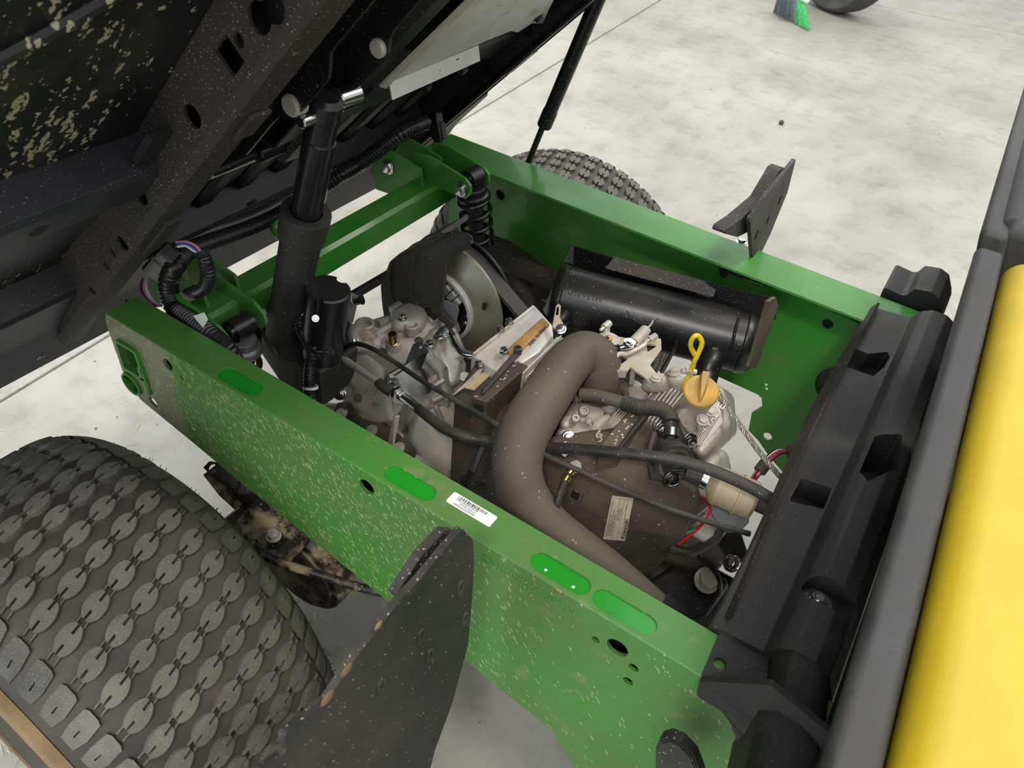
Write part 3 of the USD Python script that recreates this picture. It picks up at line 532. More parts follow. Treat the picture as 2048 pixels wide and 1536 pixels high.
# ================================================================ mudguards: thin upright plates in front of the wheels with a folded bracket
M['guard'] = mat('guard_plastic', (.021, .019, .018), .5, var=.2, vs=30, dust=.15, dcol=(.07, .06, .045), ds=10, updust=.2, spk=.5, scol=(.38, .33, .23), ss=380, sr=.3, sstretch=(1, 1, 2.8), srot=(.5, 0, 0), bump=.2, bs=900)
def guard(label, s):
    t = T('mudguard', label, 'mudguard')
    if s < 0:
        gx = .635; px = [(946, 1080), (949, 1120), (944, 1200), (936, 1290), (905, 1405), (870, 1500), (850, 1580), (700, 1640), (480, 1640), (520, 1545), (575, 1505), (566, 1470), (600, 1445), (655, 1400), (712, 1315), (760, 1255), (800, 1200), (835, 1165), (880, 1110), (905, 1080), (925, 1058)]
        pts = [at(*q, x=gx) for q in px]; th = .006
        edge = [at(*q, x=gx) for q in [(520, 1545), (575, 1505), (566, 1470), (655, 1400), (712, 1315), (800, 1200)]]
    else:
        gx = .632; px = [(1592, 318), (1575, 385), (1540, 470), (1525, 500)]
        pts = [at(*q, x=gx) for q in px] + [A([gx, .84, .52]), A([gx, .768, .52]), A([gx, .768, .675])] + [at(*q, x=gx) for q in [(1500, 440), (1530, 395)]]; th = .006
    pl = t.add('guard_plate', plate(pts, th, nhint=X, r=.004), M['guard'])
    if s < 0:
        for q in ((921, 1175), (930, 1237), (842, 1272), (762, 1372), (860, 1310)):
            p = at(*q, x=gx); t.add('clip_slot', ext(slot((0, -.006), (0, .006), .0045).difference(slot((0, -.005), (0, .005), .0022)), .0012, frame(p, X, Y)), M['plastic'], under=pl)
        fl_ = [at(*q, x=gx - .012) for q in [(890, 1062), (915, 1064), (900, 1100), (850, 1150), (800, 1200), (792, 1190), (840, 1115)]]
        t.add('rubber_flap', plate(fl_, .008, nhint=X, r=.003), M['guard'], label='rubber flap behind the plate')
        for q, w_ in (((757, 1250), 12), ((693, 1340), 18), ((655, 1396), 20)):
            p = at(*q, x=gx); t.add('mud_patch', lathe([(.001 * w_ * .35, 0), (.001 * w_ * .2, .0012)], p, X, 9), M['tandirt'], under=pl)
    else:
        t.add('bracket_arm', plate([at(*q, x=gx - .012) for q in [(1443, 466), (1480, 440), (1525, 400), (1560, 340), (1568, 335), (1576, 345), (1560, 380), (1500, 462), (1475, 474)]], .02, nhint=X, r=.004), M['steel_dust'])
        for q in ((1536, 440), (1513, 470), (1560, 400)):
            t.add('clip_slot', ext(slot((0, -.005), (0, .005), .003), .001, frame(at(*q, x=gx + .0002), X, Y)), M['dark'], under=pl)
        t.add('rail_bolt', hexbolt(at(1482, 484, z=ZT - .005), Z, .007, .006), M['zinc'])
    return t.done()
guard('near black mudguard plate, mud specked, beside the wide tyre', -1)
guard('far black mudguard plate seen edge-on beyond the green rail', 1)
# ================================================================ moulding behind the seats, seats
M['mould'] = mat('black_moulding', (.014, .0135, .0135), .4, var=.15, vs=30, dust=.12, dcol=(.06, .048, .035), ds=8, dsoft=.2, updust=.08, spk=.18, scol=(.17, .15, .12), ss=520, bump=.35, bs=1900)
M['shell'] = mat('seat_shell_plastic', (.022, .021, .0215), .45, var=.2, vs=25, dust=.08, dcol=(.06, .055, .045), ds=14, bump=.3, bs=700)
ml = T('seat_base_moulding', 'long black textured plastic moulding across the frame behind the seats', 'moulding')
def yprof(pts, y0, y1): # (x, z) outline drawn along y
    F = FXZ.copy(); F[:3, 3] = [0, y1, 0]; return ext(pts if hasattr(pts, 'exterior') else Polygon(pts), y1 - y0, F)
pr_ = rpoly([(.832, .60), (.832, .726), (.884, .731), (.893, .748), (.905, .756), (.925, .756), (.94, .748), (.953, .72), (.965, .66), (.99, .60)], .004)
body = man(yprof(pr_, .045, .705))
def pocket(px, z0, z1, grow=0):
    g = Polygon([at(*q, z=z1)[:2] for q in px]).buffer(.004).buffer(-.002); return m3.Manifold.extrude(cs(g), z1 - z0 + .1).translate([0, 0, z0])
pk = [pocket([(1716, 690), (1742, 702), (1776, 700), (1779, 709), (1768, 728), (1748, 744), (1698, 722)], .700, .735), pocket([(1610, 952), (1662, 972), (1648, 1010), (1588, 992)], .698, .735),
      pocket([(1750, 880), (1795, 880), (1790, 940), (1730, 968), (1720, 950)], .69, .748)]
bh = at(1622, 1190, z=.74); pk.append(m3.Manifold.cylinder(.1, .0165, .0185, 28).translate([bh[0] + .006, bh[1], .733])); pk.append(m3.Manifold.cube([.06, .033, .1]).translate([bh[0] + .006, bh[1] - .0165, .733]))
for k in pk: body = body - k
sb_ = ml.add('tray_body', unm(body), M['mould'], smooth=38)
lt = [at(*q, z=.737) for q in [(1461, 1229), (1560, 990), (1650, 803), (1757, 604)]]; lo_ = [at(*q, z=.712) for q in [(1432, 1237), (1522, 1040), (1620, 818), (1733, 622)]]
lv = lt + lo_; lq = [(0, 1, 5, 4), (1, 2, 6, 5), (2, 3, 7, 6)]; off = A([.003, 0, -.002]); lv = A(lv + [v + off for v in lv])
lf = []
for a, b, c_, d_ in lq: lf += [(a, b, c_), (a, c_, d_), (a + 8, c_ + 8, b + 8), (a + 8, d_ + 8, c_ + 8)]
for a, b in ((0, 1), (1, 2), (2, 3), (3, 7), (7, 6), (6, 5), (5, 4), (4, 0)): lf += [(a, a + 8, b + 8), (a, b + 8, b)]
ml.add('edge_lip', fixw(tm(lv, lf)), M['steel_dust'], 'thin upright front lip rubbed with dust')
s0 = A([bh[0] + .008, bh[1], .7335]); scr = ml.add('pocket_screw', hexbolt(s0, Z, .0075, .009), M['zinc'], 'bright zinc screw in the round pocket', smooth=30)
ml.add('large_washer', ring([(.0145, 0), (.0145, .0018), (.006, .0018), (.006, 0)], s0, Z, 24), M['zinc'], under=scr)
# lower near end: flat ear on the rail, sloping end and skirt
ear = [at(*q, z=.7255) for q in [(1441, 1262), (1490, 1275), (1540, 1290), (1535, 1345), (1500, 1385), (1398, 1365)]]
ml.add('end_ear', plate(ear, .005, [(at(1440, 1327, z=.7255), .0062)], nhint=Z, r=.002), M['mould'])
hump = hull([q for y, k in ((.05, 0), (.0, .004), (-.1, .02), (-.2, .05)) for q in ((.893 + k, y, .742 - k), (.905 + k, y, .7555 - k), (.925 + k, y, .7555 - k), (.94 + k, y, .748 - k), (.965 + k, y, .66), (.893 + k, y, .65))])
ml.add('end_hump', hump, M['mould'], smooth=45)
sk = [at(*q, y=-.014) for q in [(1398, 1362), (1393, 1392), (1452, 1428), (1474, 1480), (1492, 1512), (1560, 1560), (1640, 1600), (1700, 1500), (1540, 1370)]]
ml.add('end_skirt', plate(sk, .006, nhint=-Y, r=.003), M['mould'])
ml.add('end_shoulder', hull([at(1400, 1366, z=.725), at(1400, 1372, z=.715), at(1536, 1345, z=.73), at(1560, 1390, z=.735), at(1440, 1400, z=.70), at(1500, 1480, y=-.018), at(1540, 1540, y=-.018), at(1620, 1500, z=.72), at(1500, 1400, z=.70)]), M['mould'], smooth=50)
# far end: bolted pad and stepped cover
pd = [at(*q, z=.735) for q in [(1822, 640), (1868, 662), (1855, 692), (1826, 676), (1816, 655)]]
pdp = ml.add('far_pad', plate(pd, .004, nhint=Z, r=.002), M['mould'])
ml.add('pad_screw', capscrew(at(1839, 665, z=.736), Z, .0055, .004), M['zinc'], under=pdp); ml.add('pad_screw', capscrew(at(1850, 675, z=.734), Z, .004, .002), M['white'], under=pdp)
cf = [at(*q, y=.765) for q in [(1752, 612), (1768, 574), (1802, 590), (1813, 591), (1829, 578), (1862, 584), (1879, 597), (1884, 625), (1884, 640), (1872, 655), (1820, 640)]]
ml.add('stepped_cover', plate([c - Y * 0 for c in cf], .085, nhint=-Y, r=.004), M['mould'])
ml.add('rear_bulkhead', plate([A([.955, -.22, .735]), A([.955, 1.05, .735]), A([1.25, 1.05, .61]), A([1.25, -.6, .61]), A([1.0, -.6, .716])], .006, nhint=Z), M['mould'])
ml.done()
def seat(name, label, y0, y1, vinyl, shellw):
    t = T(name, label, 'seat'); rc = lambda dx, dz: (dx, dz)
    tilt = .27
    def slab(xa, xb, ya, yb, z0, z1, r):
        P_ = []
        for y in (ya + r, yb - r):
            for (x_, z_) in ((xa, z1), (xb, z1)): P_.append((A([x_, y, z1 - r]), r))
            for x_ in (xa, xb): P_.append((A([x_ + (z1 - z0) * tilt, y, z0]), r))
        m = hull(np.vstack([trimesh.creation.icosphere(2, r_).vertices + c for c, r_ in P_])); m.apply_transform(trimesh.transformations.rotation_matrix(.024, Z, [.91, .40, 0])); return m
    t.add('seat_shell', slab(.901, .913, y0, y1, .66, 1.003, .007), M['shell'])
    if vinyl: t.add('backrest_cushion', slab(.943, .99, y0 + .02, y1 - .012, .70, 1.012, .02), M['vinyl'], 'yellow vinyl backrest cushion')
    else: t.add('shell_bolster', slab(.925, .99, y0 + .02, y1 - .012, .70, 1.012, .018), M['shell'])
    return t
seat('seat', 'yellow seat with a black backrest shell, close at the picture edge', -.55, .405, True, 0).done()
seat('seat', 'black textured seat back beyond the yellow seat', .44, 1.1, False, 0).done()
# ================================================================ helpers for castings
ICO = trimesh.creation.icosphere(1, 1.0).vertices
def blob(*pts):
    """convex casting round spheres (px, py, z, r) or (point, r)"""
    v = []
    for p in pts:
        c, r = (at(p[0], p[1], z=p[2]), p[3]) if len(p) == 4 else (A(p[0]), p[1]); v.append(ICO * r + c)
    return hull(np.vstack(v))
def P3(px, py, z): return at(px, py, z=z)
def boss(px, py, z, d, r, h, hole=0.):
    """short round boss standing at (px, py) along d; with a bore when hole is given"""
    o = P3(px, py, z); d = nrm(d)
    return ring([(r, 0), (r, h - .0015), (r - .0015, h), (hole, h), (hole, h * .25), (.0004, h * .25), (.0004, 0)], o - d * h * .3, d, 24) if hole else cyl(o - d * h * .3, o + d * h * .7, r)
# ================================================================ lift actuator with its motor
la = T('lift_actuator', 'black electric lift actuator propping the tipped bed', 'actuator')
B0 = at(567, 672, y=.195); TP = at(655, 192, y=.2); ad = nrm(TP - B0); La = np.linalg.norm(TP - B0)
Pc = at(598, 412, y=.197); tc_ = np.dot(Pc - B0, ad)
M['act'] = mat('actuator_black', (.016, .0155, .015), .42, var=.15, dust=.22, dcol=(.055, .045, .034), ds=7, updust=.15, spk=.12, scol=(.32, .29, .24), ss=420, bump=.06, bs=1200)
ot = la.add('outer_tube', lathe([(.031, -.01), (.031, .002), (.0275, .006), (.0275, tc_ - .045), (.0315, tc_ - .043), (.0325, tc_ - .02), (.0325, tc_ - .001), (.031, tc_), (.021, tc_), (.021, tc_ - .01)], B0, ad, 40), M['act'])
la.add('inner_rod', lathe([(.0195, tc_ - .012), (.0195, La * .86), (.018, La * .865), (.018, La * .93), (.0195, La * .935), (.0195, La * .985), (.014, La)], B0, ad, 36), M['plastic_clean'], 'glossy black inner rod')
la.add('end_pin', cyl(TP - Y * .038 - ad * .022 + 0 * Z, TP + Y * .036 - ad * .022, .0075), M['cream'] if False else M['zinc'], label='zinc cross pin')
la.add('pin_bushing', cyl(TP + Y * .013 - ad * .010, TP + Y * .047 - ad * .010, .0155), M['chrome'], label='chrome bushing on the pin')
gb = la.add('gearbox', hull(np.vstack([ICO * .008 + p for p in [P3(505, 622, .60), P3(560, 596, .60), P3(690, 650, .605), P3(705, 700, .60), P3(640, 745, .595), P3(560, 705, .60), P3(510, 668, .595)]] + [ICO * .008 + p - [0, 0, .055] for p in [P3(520, 640, .60), P3(560, 606, .60), P3(690, 660, .605), P3(695, 700, .60), P3(640, 745, .595), P3(570, 715, .60)]])), M['act'], smooth=40)
la.add('flange_plate', plate([P3(500, 610, .614), P3(560, 592, .614), P3(640, 640, .616), P3(650, 665, .616), P3(556, 708, .614), P3(520, 655, .612)], .008, nhint=ad, r=.006), M['act'], under=gb)
for q in ((513, 624), (553, 661), (612, 645)): la.add('flange_screw', capscrew(P3(*q, .616), ad, .0045, .005), M['zinc'], under=gb)
mb, mt_ = P3(640, 735, .575), at(657, 576, y=P3(640, 735, .575)[1] + .008); md = nrm(mt_ - mb); Lm = np.linalg.norm(mt_ - mb)
mo_m = man(lathe([(.030, 0), (.031, .004), (.031, Lm * .36), (.0322, Lm * .37), (.0322, Lm * .40), (.031, Lm * .41), (.031, Lm * .985), (.0285, Lm)], mb, md, 44))
nq = at(686, 556, z=mt_[2]); sq_ = nrm(CAM - mt_); sq_ = nrm(sq_ - md * (sq_ @ md)); sq_ = nrm(sq_ + .35 * nrm(np.cross(md, sq_)) * (-1 if np.cross(md, sq_)[0] > 0 else 1))
mo_m = mo_m - man(cyl(nq - md * .022, nq + md * .02, .0095)) - man(cyl(mt_ + sq_ * .0315 - md * .032, mt_ + sq_ * .0315 + md * .02, .006))
mo = la.add('motor', unm(mo_m), M['plastic_clean'])
la.add('motor_clamp', ring([(.0335, 0), (.0335, .004), (.031, .004), (.031, 0)], mb + md * Lm * .16, md, 40), M['steel_dust'], under=mo)
la.add('motor_screw', capscrew(at(631, 637, y=mb[1] - .031), nrm(CAM - mb), .0034, .003), M['zinc'], under=mo)
la.add('clamp_nut', hexbolt(at(659, 704, y=mb[1] - .031), nrm([.3, -.8, .4]), .006, .005), M['steel_dust'], under=mo)
la.done()
# wiring on the motor
mw = T('motor_loom', 'short corrugated loom running down the lift actuator motor', 'cable loom')
pts = [at(607, 625, z=.665), at(600, 642, z=.665), at(604, 662, z=.652), at(616, 685, z=.64), at(624, 706, z=.63), at(620, 730, z=.615), at(618, 760, z=.60), at(619, 790, z=.58), at(622, 805, z=.565)]
mw.add('conduit', conduit(pts, .0092, .0046), M['loom'])
mw.add('conduit', conduit([at(640, 712, z=.62), at(630, 700, z=.635), at(624, 690, z=.64)], .0085, .0046), M['loom'])
for q, z in (((609, 630), .668), ((621, 772), .592)):
    mw.add('cable_tie', ring([(.0112, 0), (.0112, .004), (.0095, .004), (.0095, 0)], at(*q, z=z), nrm(A(pts[3]) - A(pts[0])) if q[1] < 700 else nrm(A(pts[7]) - A(pts[6])), 18), M['white'])
mw.done()
# ================================================================ gas strut at the far side of the bed
gs = T('gas_strut', 'slim black gas strut holding up the far side of the bed', 'gas strut')
g0, g1 = at(1056, 328, y=.79), at(1200, -12, y=.80); gd = nrm(g1 - g0); gj = at(1086, 252, y=.792); L1 = np.dot(gj - g0, gd); L2 = np.linalg.norm(g1 - g0)
gs.add('strut_body', lathe([(.0125, L1), (.014, L1 + .003), (.014, L1 + .032), (.0128, L1 + .036), (.0128, L2)], g0, gd, 26), mat('strut_black', (.008, .008, .0085), .3, var=.1, spk=.16, scol=(.4, .4, .4), ss=190, sstretch=(.5, .5, .3)))
gs.add('piston_rod', cyl(g0 - gd * .06, gj + gd * .004, .0058), M['plastic_clean']); gs.add('ball_end', trimesh.creation.icosphere(2, .011).apply_translation(g0 - gd * .06), M['steel'])
gs.done()
# ================================================================ shock absorbers
def shock(label, top, bot, bush):
    t = T('shock_absorber', label, 'shock absorber'); d = nrm(A(bot) - A(top))
    L = np.linalg.norm(A(bot) - A(top))
    sp = t.add('coil_spring', coil(A(top) + d * .035, bot, .0275, .0048, 7.2), M['plastic_clean'], 'black coil spring')
    t.add('damper_body', lathe([(.0145, .03), (.0145, L * .55), (.019, L * .56), (.019, L)], top, d, 24), M['act'])
    t.add('spring_cap', lathe([(.016, .010), (.022, .012), (.0245, .016), (.0245, .022), (.028, .024), (.0305, .028), (.0305, .034), (.024, .036)], top, d, 36), mat('grey_cap', (.16, .16, .17), .4, metal=.6, var=.15, updust=.2) if bush else M['plastic_clean'], label='grey steel spring cap' if bush else None)
    e = t.add('top_eye', ring([(.0165, -.016), (.0165, .016), (.0075, .016), (.0075, -.016)], A(top) - d * .006, Y, 30), M['plastic_clean'])
    t.add('eye_sleeve', ring([(.0095, -.019), (.0095, .019), (.005, .019), (.005, -.019)], A(top) - d * .006, Y, 18), M['zinc'], under=e)
    return t
tn = A([.119, .107, .683]); t = shock('near coil-over shock with a grey spring cap under the green brackets', tn, A([.10, .075, .47]), True)
F = frame(tn + A([.0055, .002, .0155]), nrm([.15, 0, 1]), Y); lb = t.add('part_sticker', ext(rpoly([(-.010, -.007), (.010, -.007), (.010, .007), (-.010, .007)], .002), .0006, F), M['white'], label='small white sticker on the eye')
t.add('sticker_print', cat([rbox((x_, y_, .0009), (.0022, .0022, .0004), F, b=.0001) for x_, y_ in ((-.003, .001), (.0, .003), (.003, -.002), (.004, .002), (-.002, -.003))]), M['ink'], under=lb); t.done()
tf = A([.142, .622, .722]); shock('far coil-over shock standing against the far green rail', tf, A([.16, .645, .50]), False).done()
# ================================================================ transaxle
M['grime'] = mat('greasy_grime', (.035, .026, .018), .6, var=.4, vs=60, dust=.2, dcol=(.14, .10, .065), ds=30, bump=.4, bs=400)
tx_ = T('transaxle', 'cast aluminium transaxle casing with bosses and a brass breather', 'transaxle')
def slab_(pts, r, drop): v = [P3(*q) for q in pts]; return hull(np.vstack([ICO * r + p for p in v] + [ICO * r + p - [0, 0, drop] for p in v]))
casing = tx_.add('main_casing', slab_([(712, 664, .602), (745, 652, .602), (800, 636, .606), (868, 640, .60), (905, 690, .572), (895, 735, .555), (850, 735, .568), (790, 716, .584), (730, 698, .586)], .010, .055), M['alu'], smooth=45)
tx_.add('middle_casing', slab_([(800, 728, .566), (870, 748, .55), (888, 800, .515), (835, 812, .508), (785, 770, .54)], .011, .05), M['alu'], smooth=45)
tx_.add('bell_housing', slab_([(845, 835, .49), (900, 808, .505), (912, 860, .47), (905, 935, .42), (868, 930, .42), (828, 880, .455)], .014, .06), M['alu'], smooth=45)
tx_.add('lower_casing', hull(np.vstack([ICO * .02 + A(p) for p in [(.20, .22, .44), (.30, .36, .45), (.36, .34, .40), (.34, .26, .36), (.22, .18, .36), (.34, .36, .34), (.36, .2, .34)]])), M['grime'], smooth=45)
tx_.add('silver_pipe', tube([P3(893, 655, .612), P3(903, 672, .612), P3(912, 692, .61), P3(928, 706, .608), P3(948, 711, .608), P3(978, 708, .612)], .0062, 14), M['chrome'], 'bright bent steel pipe')
tx_.add('pipe_banjo', hexbolt(P3(888, 664, .612), nrm([.1, -.4, .9]), .0075, .007), M['zinc'])
tx_.add('casing_strap', hull(np.vstack([ICO * .002 + P3(*q) for q in [(912, 738, .545), (965, 760, .535), (955, 775, .53), (908, 752, .54)]])), M['alu'])
def ribs(lst): return [tx_.add('casing_rib', blob(*r), M['alu'], under=casing, smooth=45) for r in lst]
ribs([[(795, 632, .615, .012), (815, 622, .61, .014), (845, 625, .61, .014), (830, 650, .61, .016), (800, 650, .615, .014)], [(860, 632, .605, .0095), (800, 672, .60, .0095)], [(888, 650, .60, .008), (905, 662, .595, .008), (850, 690, .59, .010)],
      [(716, 668, .61, .018), (760, 664, .605, .010), (755, 690, .60, .012), (712, 690, .60, .012)], [(745, 672, .612, .006), (800, 640, .612, .006)], [(870, 670, .595, .012), (905, 665, .59, .010), (918, 700, .57, .010), (905, 760, .54, .012), (870, 740, .55, .012)],
      [(905, 690, .58, .006), (925, 730, .55, .006), (917, 800, .50, .006), (897, 745, .545, .006)], [(770, 690, .60, .012), (830, 690, .598, .012), (860, 720, .58, .010), (800, 720, .58, .012)]])
# round end covers towards the camera
rc1 = tx_.add('end_cover', blob((700, 715, .565, .012), (735, 712, .575, .012), (760, 740, .56, .010), (755, 765, .545, .010), (725, 770, .535, .012), (690, 745, .545, .012)), M['alu'], smooth=45)
rc2 = tx_.add('end_cover', blob((725, 770, .535, .012), (765, 775, .54, .010), (790, 800, .52, .010), (780, 830, .50, .012), (740, 830, .49, .014), (715, 800, .51, .012)), M['alu'], smooth=45)
o = P3(741, 777, .5565) + nrm(CAM - P3(741, 777, .55)) * .008; dd = nrm([.1, -.75, .65]); F = frame(o, dd)
tx_.add('cast_emblem', cat([cyl((F @ [.0085 * math.cos(a), .0085 * math.sin(a), 0, 1])[:3], (F @ [.0085 * math.cos(a), .0085 * math.sin(a), .0045, 1])[:3], .0011, n=6) for a in np.arange(16) * math.pi / 8] + [ring([(.005, 0), (.005, .0035), (.004, .0035), (.004, 0)], o, dd, 20)]), M['alu'], under=rc2)
o2 = P3(738, 730, .579) + nrm(CAM - P3(738, 730, .579)) * .004; tx_.add('cast_emblem', ring([(.006, 0), (.006, .003), (.0048, .003), (.0048, 0)], o2, dd, 20), M['alu'], under=rc1)
for px, py, z, d, r, h, ho in ((730, 656, .615, Z, .0155, .016, .0105), (823, 660, .612, Z, .0115, .016, .0075), (787, 692, .605, Z, .0125, .014, 0), (714, 682, .602, nrm([-.5, -.8, .2]), .008, .012, 0), (680, 742, .56, nrm([-.6, -.75, .1]), .011, .028, 0), (890, 656, .60, Z, .008, .02, 0), (862, 640, .605, nrm([.2, .9, .2]), .011, .02, .007), (790, 620, .605, nrm([.1, .95, .1]), .010, .02, 0)):
    tx_.add('boss', boss(px, py, z, d, r, h, ho), M['alu'], under=casing)
bz = P3(787, 690, .612); tx_.add('breather', lathe([(.0065, 0), (.0065, .004), (.0052, .005), (.0052, .008), (.0072, .009), (.0072, .022), (.0062, .0235)], bz, nrm([0, -.1, 1]), 24), M['brass'], 'gold breather cap')
for q, z, r, d in (((878, 674), .612, .0065, Z), ((713, 682), .608, .0065, nrm([-.5, -.8, .2])), ((805, 638), .628, .005, Z), ((892, 772), .535, .006, nrm([.2, -.5, .8])), ((858, 690), .607, .0055, Z)): tx_.add('bolt', hexbolt(P3(*q, z), d, r, .007), M['zinc'])
ribs([[(850, 770, .54, .008), (895, 740, .555, .008)], [(865, 800, .52, .008), (900, 790, .52, .008)], [(700, 800, .50, .012), (730, 830, .49, .012), (700, 830, .47, .012)], [(860, 780, .53, .004), (905, 830, .49, .004)], [(840, 830, .49, .012), (900, 800, .5, .012), (905, 880, .44, .02), (850, 900, .41, .02)]])
# parting flange and stiffening webs of the bell housing
for a_, b_ in (((842, 705, .60), (880, 742, .565)), ((880, 742, .565), (893, 800, .52)), ((893, 800, .52), (900, 850, .47))): tx_.add('parting_flange', blob((*a_, .0065), (*b_, .0065), (a_[0] + 8, a_[1] - 4, a_[2] - .004, .0065), (b_[0] + 8, b_[1] - 4, b_[2] - .004, .0065)), M['alu'], under=casing, smooth=45)
for a_, b_ in (((862, 775, .548), (884, 762, .556)), ((868, 800, .53), (890, 790, .535)), ((855, 830, .51), (892, 880, .46)), ((872, 815, .515), (897, 862, .47))): tx_.add('stiffening_web', blob((*a_, .0045), (*b_, .0045)), M['alu'], under=casing, smooth=45)
for q, z in (((700, 705), .575), ((695, 752), .545), ((716, 795), .52), ((850, 752), .56), ((765, 705), .592), ((838, 682), .602), ((752, 650), .612)): tx_.add('cavity', lathe([(.007, 0), (.006, .0012)], P3(*q, z) + nrm(CAM - P3(*q, z)) * .012, nrm(CAM - P3(*q, z)), 10), M['grime'] if 'grime' in M else M['dark'], under=casing)
# axle housing running towards the near wheel, dirty clamp strip with bolt heads
tx_.add('axle_housing', blob((660, 840, .45, .03), (800, 900, .42, .035), (880, 950, .40, .035), (890, 870, .42, .03), (A([.2, .10, .33]), .035), (A([.33, .12, .33]), .035)), M['alu'], smooth=45)
ah = tx_.add('clamp_strip', hull(np.vstack([ICO * .006 + P3(*q) for q in [(680, 812, .50), (715, 808, .50), (800, 880, .47), (825, 905, .455), (815, 935, .44), (690, 860, .46), (670, 830, .48)]])), M['grime'], 'greasy dark clamp strip', smooth=40)
for q in ((683, 828), (743, 862), (797, 897)): tx_.add('strip_bolt', hexbolt(P3(*q, .495), nrm([-.2, -.4, .9]), .008, .006), M['zinc_dust'], under=ah)
tx_.add('mount_bracket', rbox((0, 0, 0), (.05, .028, .035), frame(P3(655, 775, .525), nrm([-.3, -.6, .75]), nrm([.62, .78, 0])), b=.003), M['zinc_dust'])
tx_.add('bolt', hexbolt(P3(680, 787, .53), nrm([.2, -.75, .6]), .008, .009), M['zinc'])
tx_.add('lower_lug', blob((690, 770, .52, .01), (720, 775, .52, .012), (700, 790, .51, .01)), M['alu'], smooth=45)
# hydraulic fitting behind the motor
hf = tx_.add('side_fitting', blob((690, 612, .60, .013), (700, 600, .61, .013), (692, 640, .575, .012)), mat('grey_paint', (.28, .28, .28), .5, var=.1)); tx_.add('fitting_cap', cyl(P3(706, 603, .625), P3(722, 599, .63), .0075), M['zinc'], under=hf); tx_.add('fitting_plug', cyl(P3(720, 600, .631), P3(727, 598, .633), .0085), M['steel'], under=hf)
tx_.done()
# axle tube / rod seen behind the clutch
solo('rear_stabiliser_rod', tube([P3(690, 600, .50), P3(770, 553, .50), P3(840, 511, .50), P3(855, 502, .5)], .0095, 12), M['steel'], 'thin black rod crossing behind the clutch cover', 'rod')
solo('axle_beam', [rbox((.14, W / 2, .315), (.09, W + .15, .05), b=.01)], M['steel_dust'], 'dark axle beam below the transaxle', 'axle')
# ================================================================ secondary clutch, belt and cover
SC = A([.244, .42, .619]); cl = T('driven_clutch', 'metal driven clutch pulley with an olive face beside the casing', 'clutch pulley')
M['sheave'] = mat('olive_steel', (.30, .275, .20), .36, metal=.85, var=.14, vs=7, dust=.1, bump=.03, bs=300)
fx = cl.add('moving_sheave', ring([(.106, .0), (.107, .0025), (.1055, .005), (.06, -.012 + .004), (.058, -.016), (.066, -.016), (.075, -.0125)], SC + [0, .0, 0], Y, 72), M['sheave'])
cl.add('fixed_sheave', ring([(.106, .032), (.107, .035), (.105, .038), (.03, .046), (.03, .042), (.06, .04)], SC, Y, 72), M['steel'])
cl.add('timing_mark', rbox((0, 0, 0), (.007, .012, .0006), frame(SC + [.079, -.0135, .033], nrm([.12, -1, .1]), X), b=.0001), M['ink'], under=fx)
cl.add('hub_ring', ring([(.061, -.024), (.063, -.022), (.063, -.006), (.056, -.006), (.056, -.024)], SC, Y, 56), M['alu_clean'], smooth=40)
cl.add('hub_plate', lathe([(.057, 0), (.057, .006)], SC + [0, -.004, 0], -Y, 44), M['dark'] if False else M['steel'])
sp_ = cl.add('cam_spider', lathe([(.024, 0), (.024, .018), (.02, .022)], SC + [0, -.006, 0], -Y, 26), M['plastic_dust'])
for a in (55, 175, 295):
    a = math.radians(a); c_ = SC + A([math.cos(a) * .038, -.014, math.sin(a) * .038]); u_ = A([-math.sin(a), 0, math.cos(a)])
    for k in (-1, 0, 1): cl.add('cam_fin', rbox((0, 0, 0), (.022, .0115, .016), frame(c_ + u_ * k * .0128 - Y * (.003 + .002 * abs(k)), -Y, A([math.cos(a), 0, math.sin(a)])), b=.0015), M['alu_clean'], under=sp_)
for a in (20, 100, 140, 220, 260, 340, 0): a = math.radians(a); cl.add('hub_rivet', trimesh.creation.icosphere(1, .0048).apply_translation(SC + A([math.cos(a) * .048, -.011, math.sin(a) * .048])), M['blue'] if False else M['zinc'], under=sp_)
cl.add('pulley_shaft', cyl(SC + [0, -.05, 0], SC + [0, .06, 0], .012), M['steel'])
cl.done()
PC2 = A([.52, .437, .50]); r1_, r2_ = .0955, .045
dv = PC2 - SC; dist = math.hypot(dv[0], dv[2]); base = math.atan2(dv[2], dv[0]); off = math.acos((r1_ - r2_) / dist)
t1 = np.linspace(base + off, base + 2 * math.pi - off, 60); t2 = np.linspace(base - off, base + off, 30); loop = [(SC[0] + r1_ * math.cos(a), SC[2] + r1_ * math.sin(a)) for a in t1] + [(PC2[0] + r2_ * math.cos(a), PC2[2] + r2_ * math.sin(a)) for a in t2]
lp = Polygon(loop); bl = T('drive_belt', 'wide toothed black rubber drive belt running from the clutch pulley', 'belt')
bl.add('belt_band', yprof(lp.buffer(.002).difference(lp.buffer(-.004)), .424, .452), M['rubber'])
ln = LineString(list(lp.buffer(-.004).exterior.coords)); n_ = int(ln.length / .011); teeth = []
for k in range(n_):
    p, q = ln.interpolate(k / n_, True), ln.interpolate((k + .3) / n_, True); d_ = nrm([q.x - p.x, 0, q.y - p.y]); cx = lp.centroid; nn_ = A([-d_[2], 0, d_[0]])
    teeth.append(rbox((0, 0, 0), (.0055, .024, .006), frame(A([p.x, .438, p.y]), nn_, d_), b=.001))
bl.add('belt_teeth', cat(teeth), M['rubber'], kind='stuff'); bl.done()
solo('drive_pulley', [lathe([(.06, -.012), (.062, -.010), (.046, 0), (.046, .03), (.062, .042), (.06, .044)], PC2 + [0, -.016, 0], Y, 40)], M['steel'], 'dark engine pulley under the silver block', 'pulley')
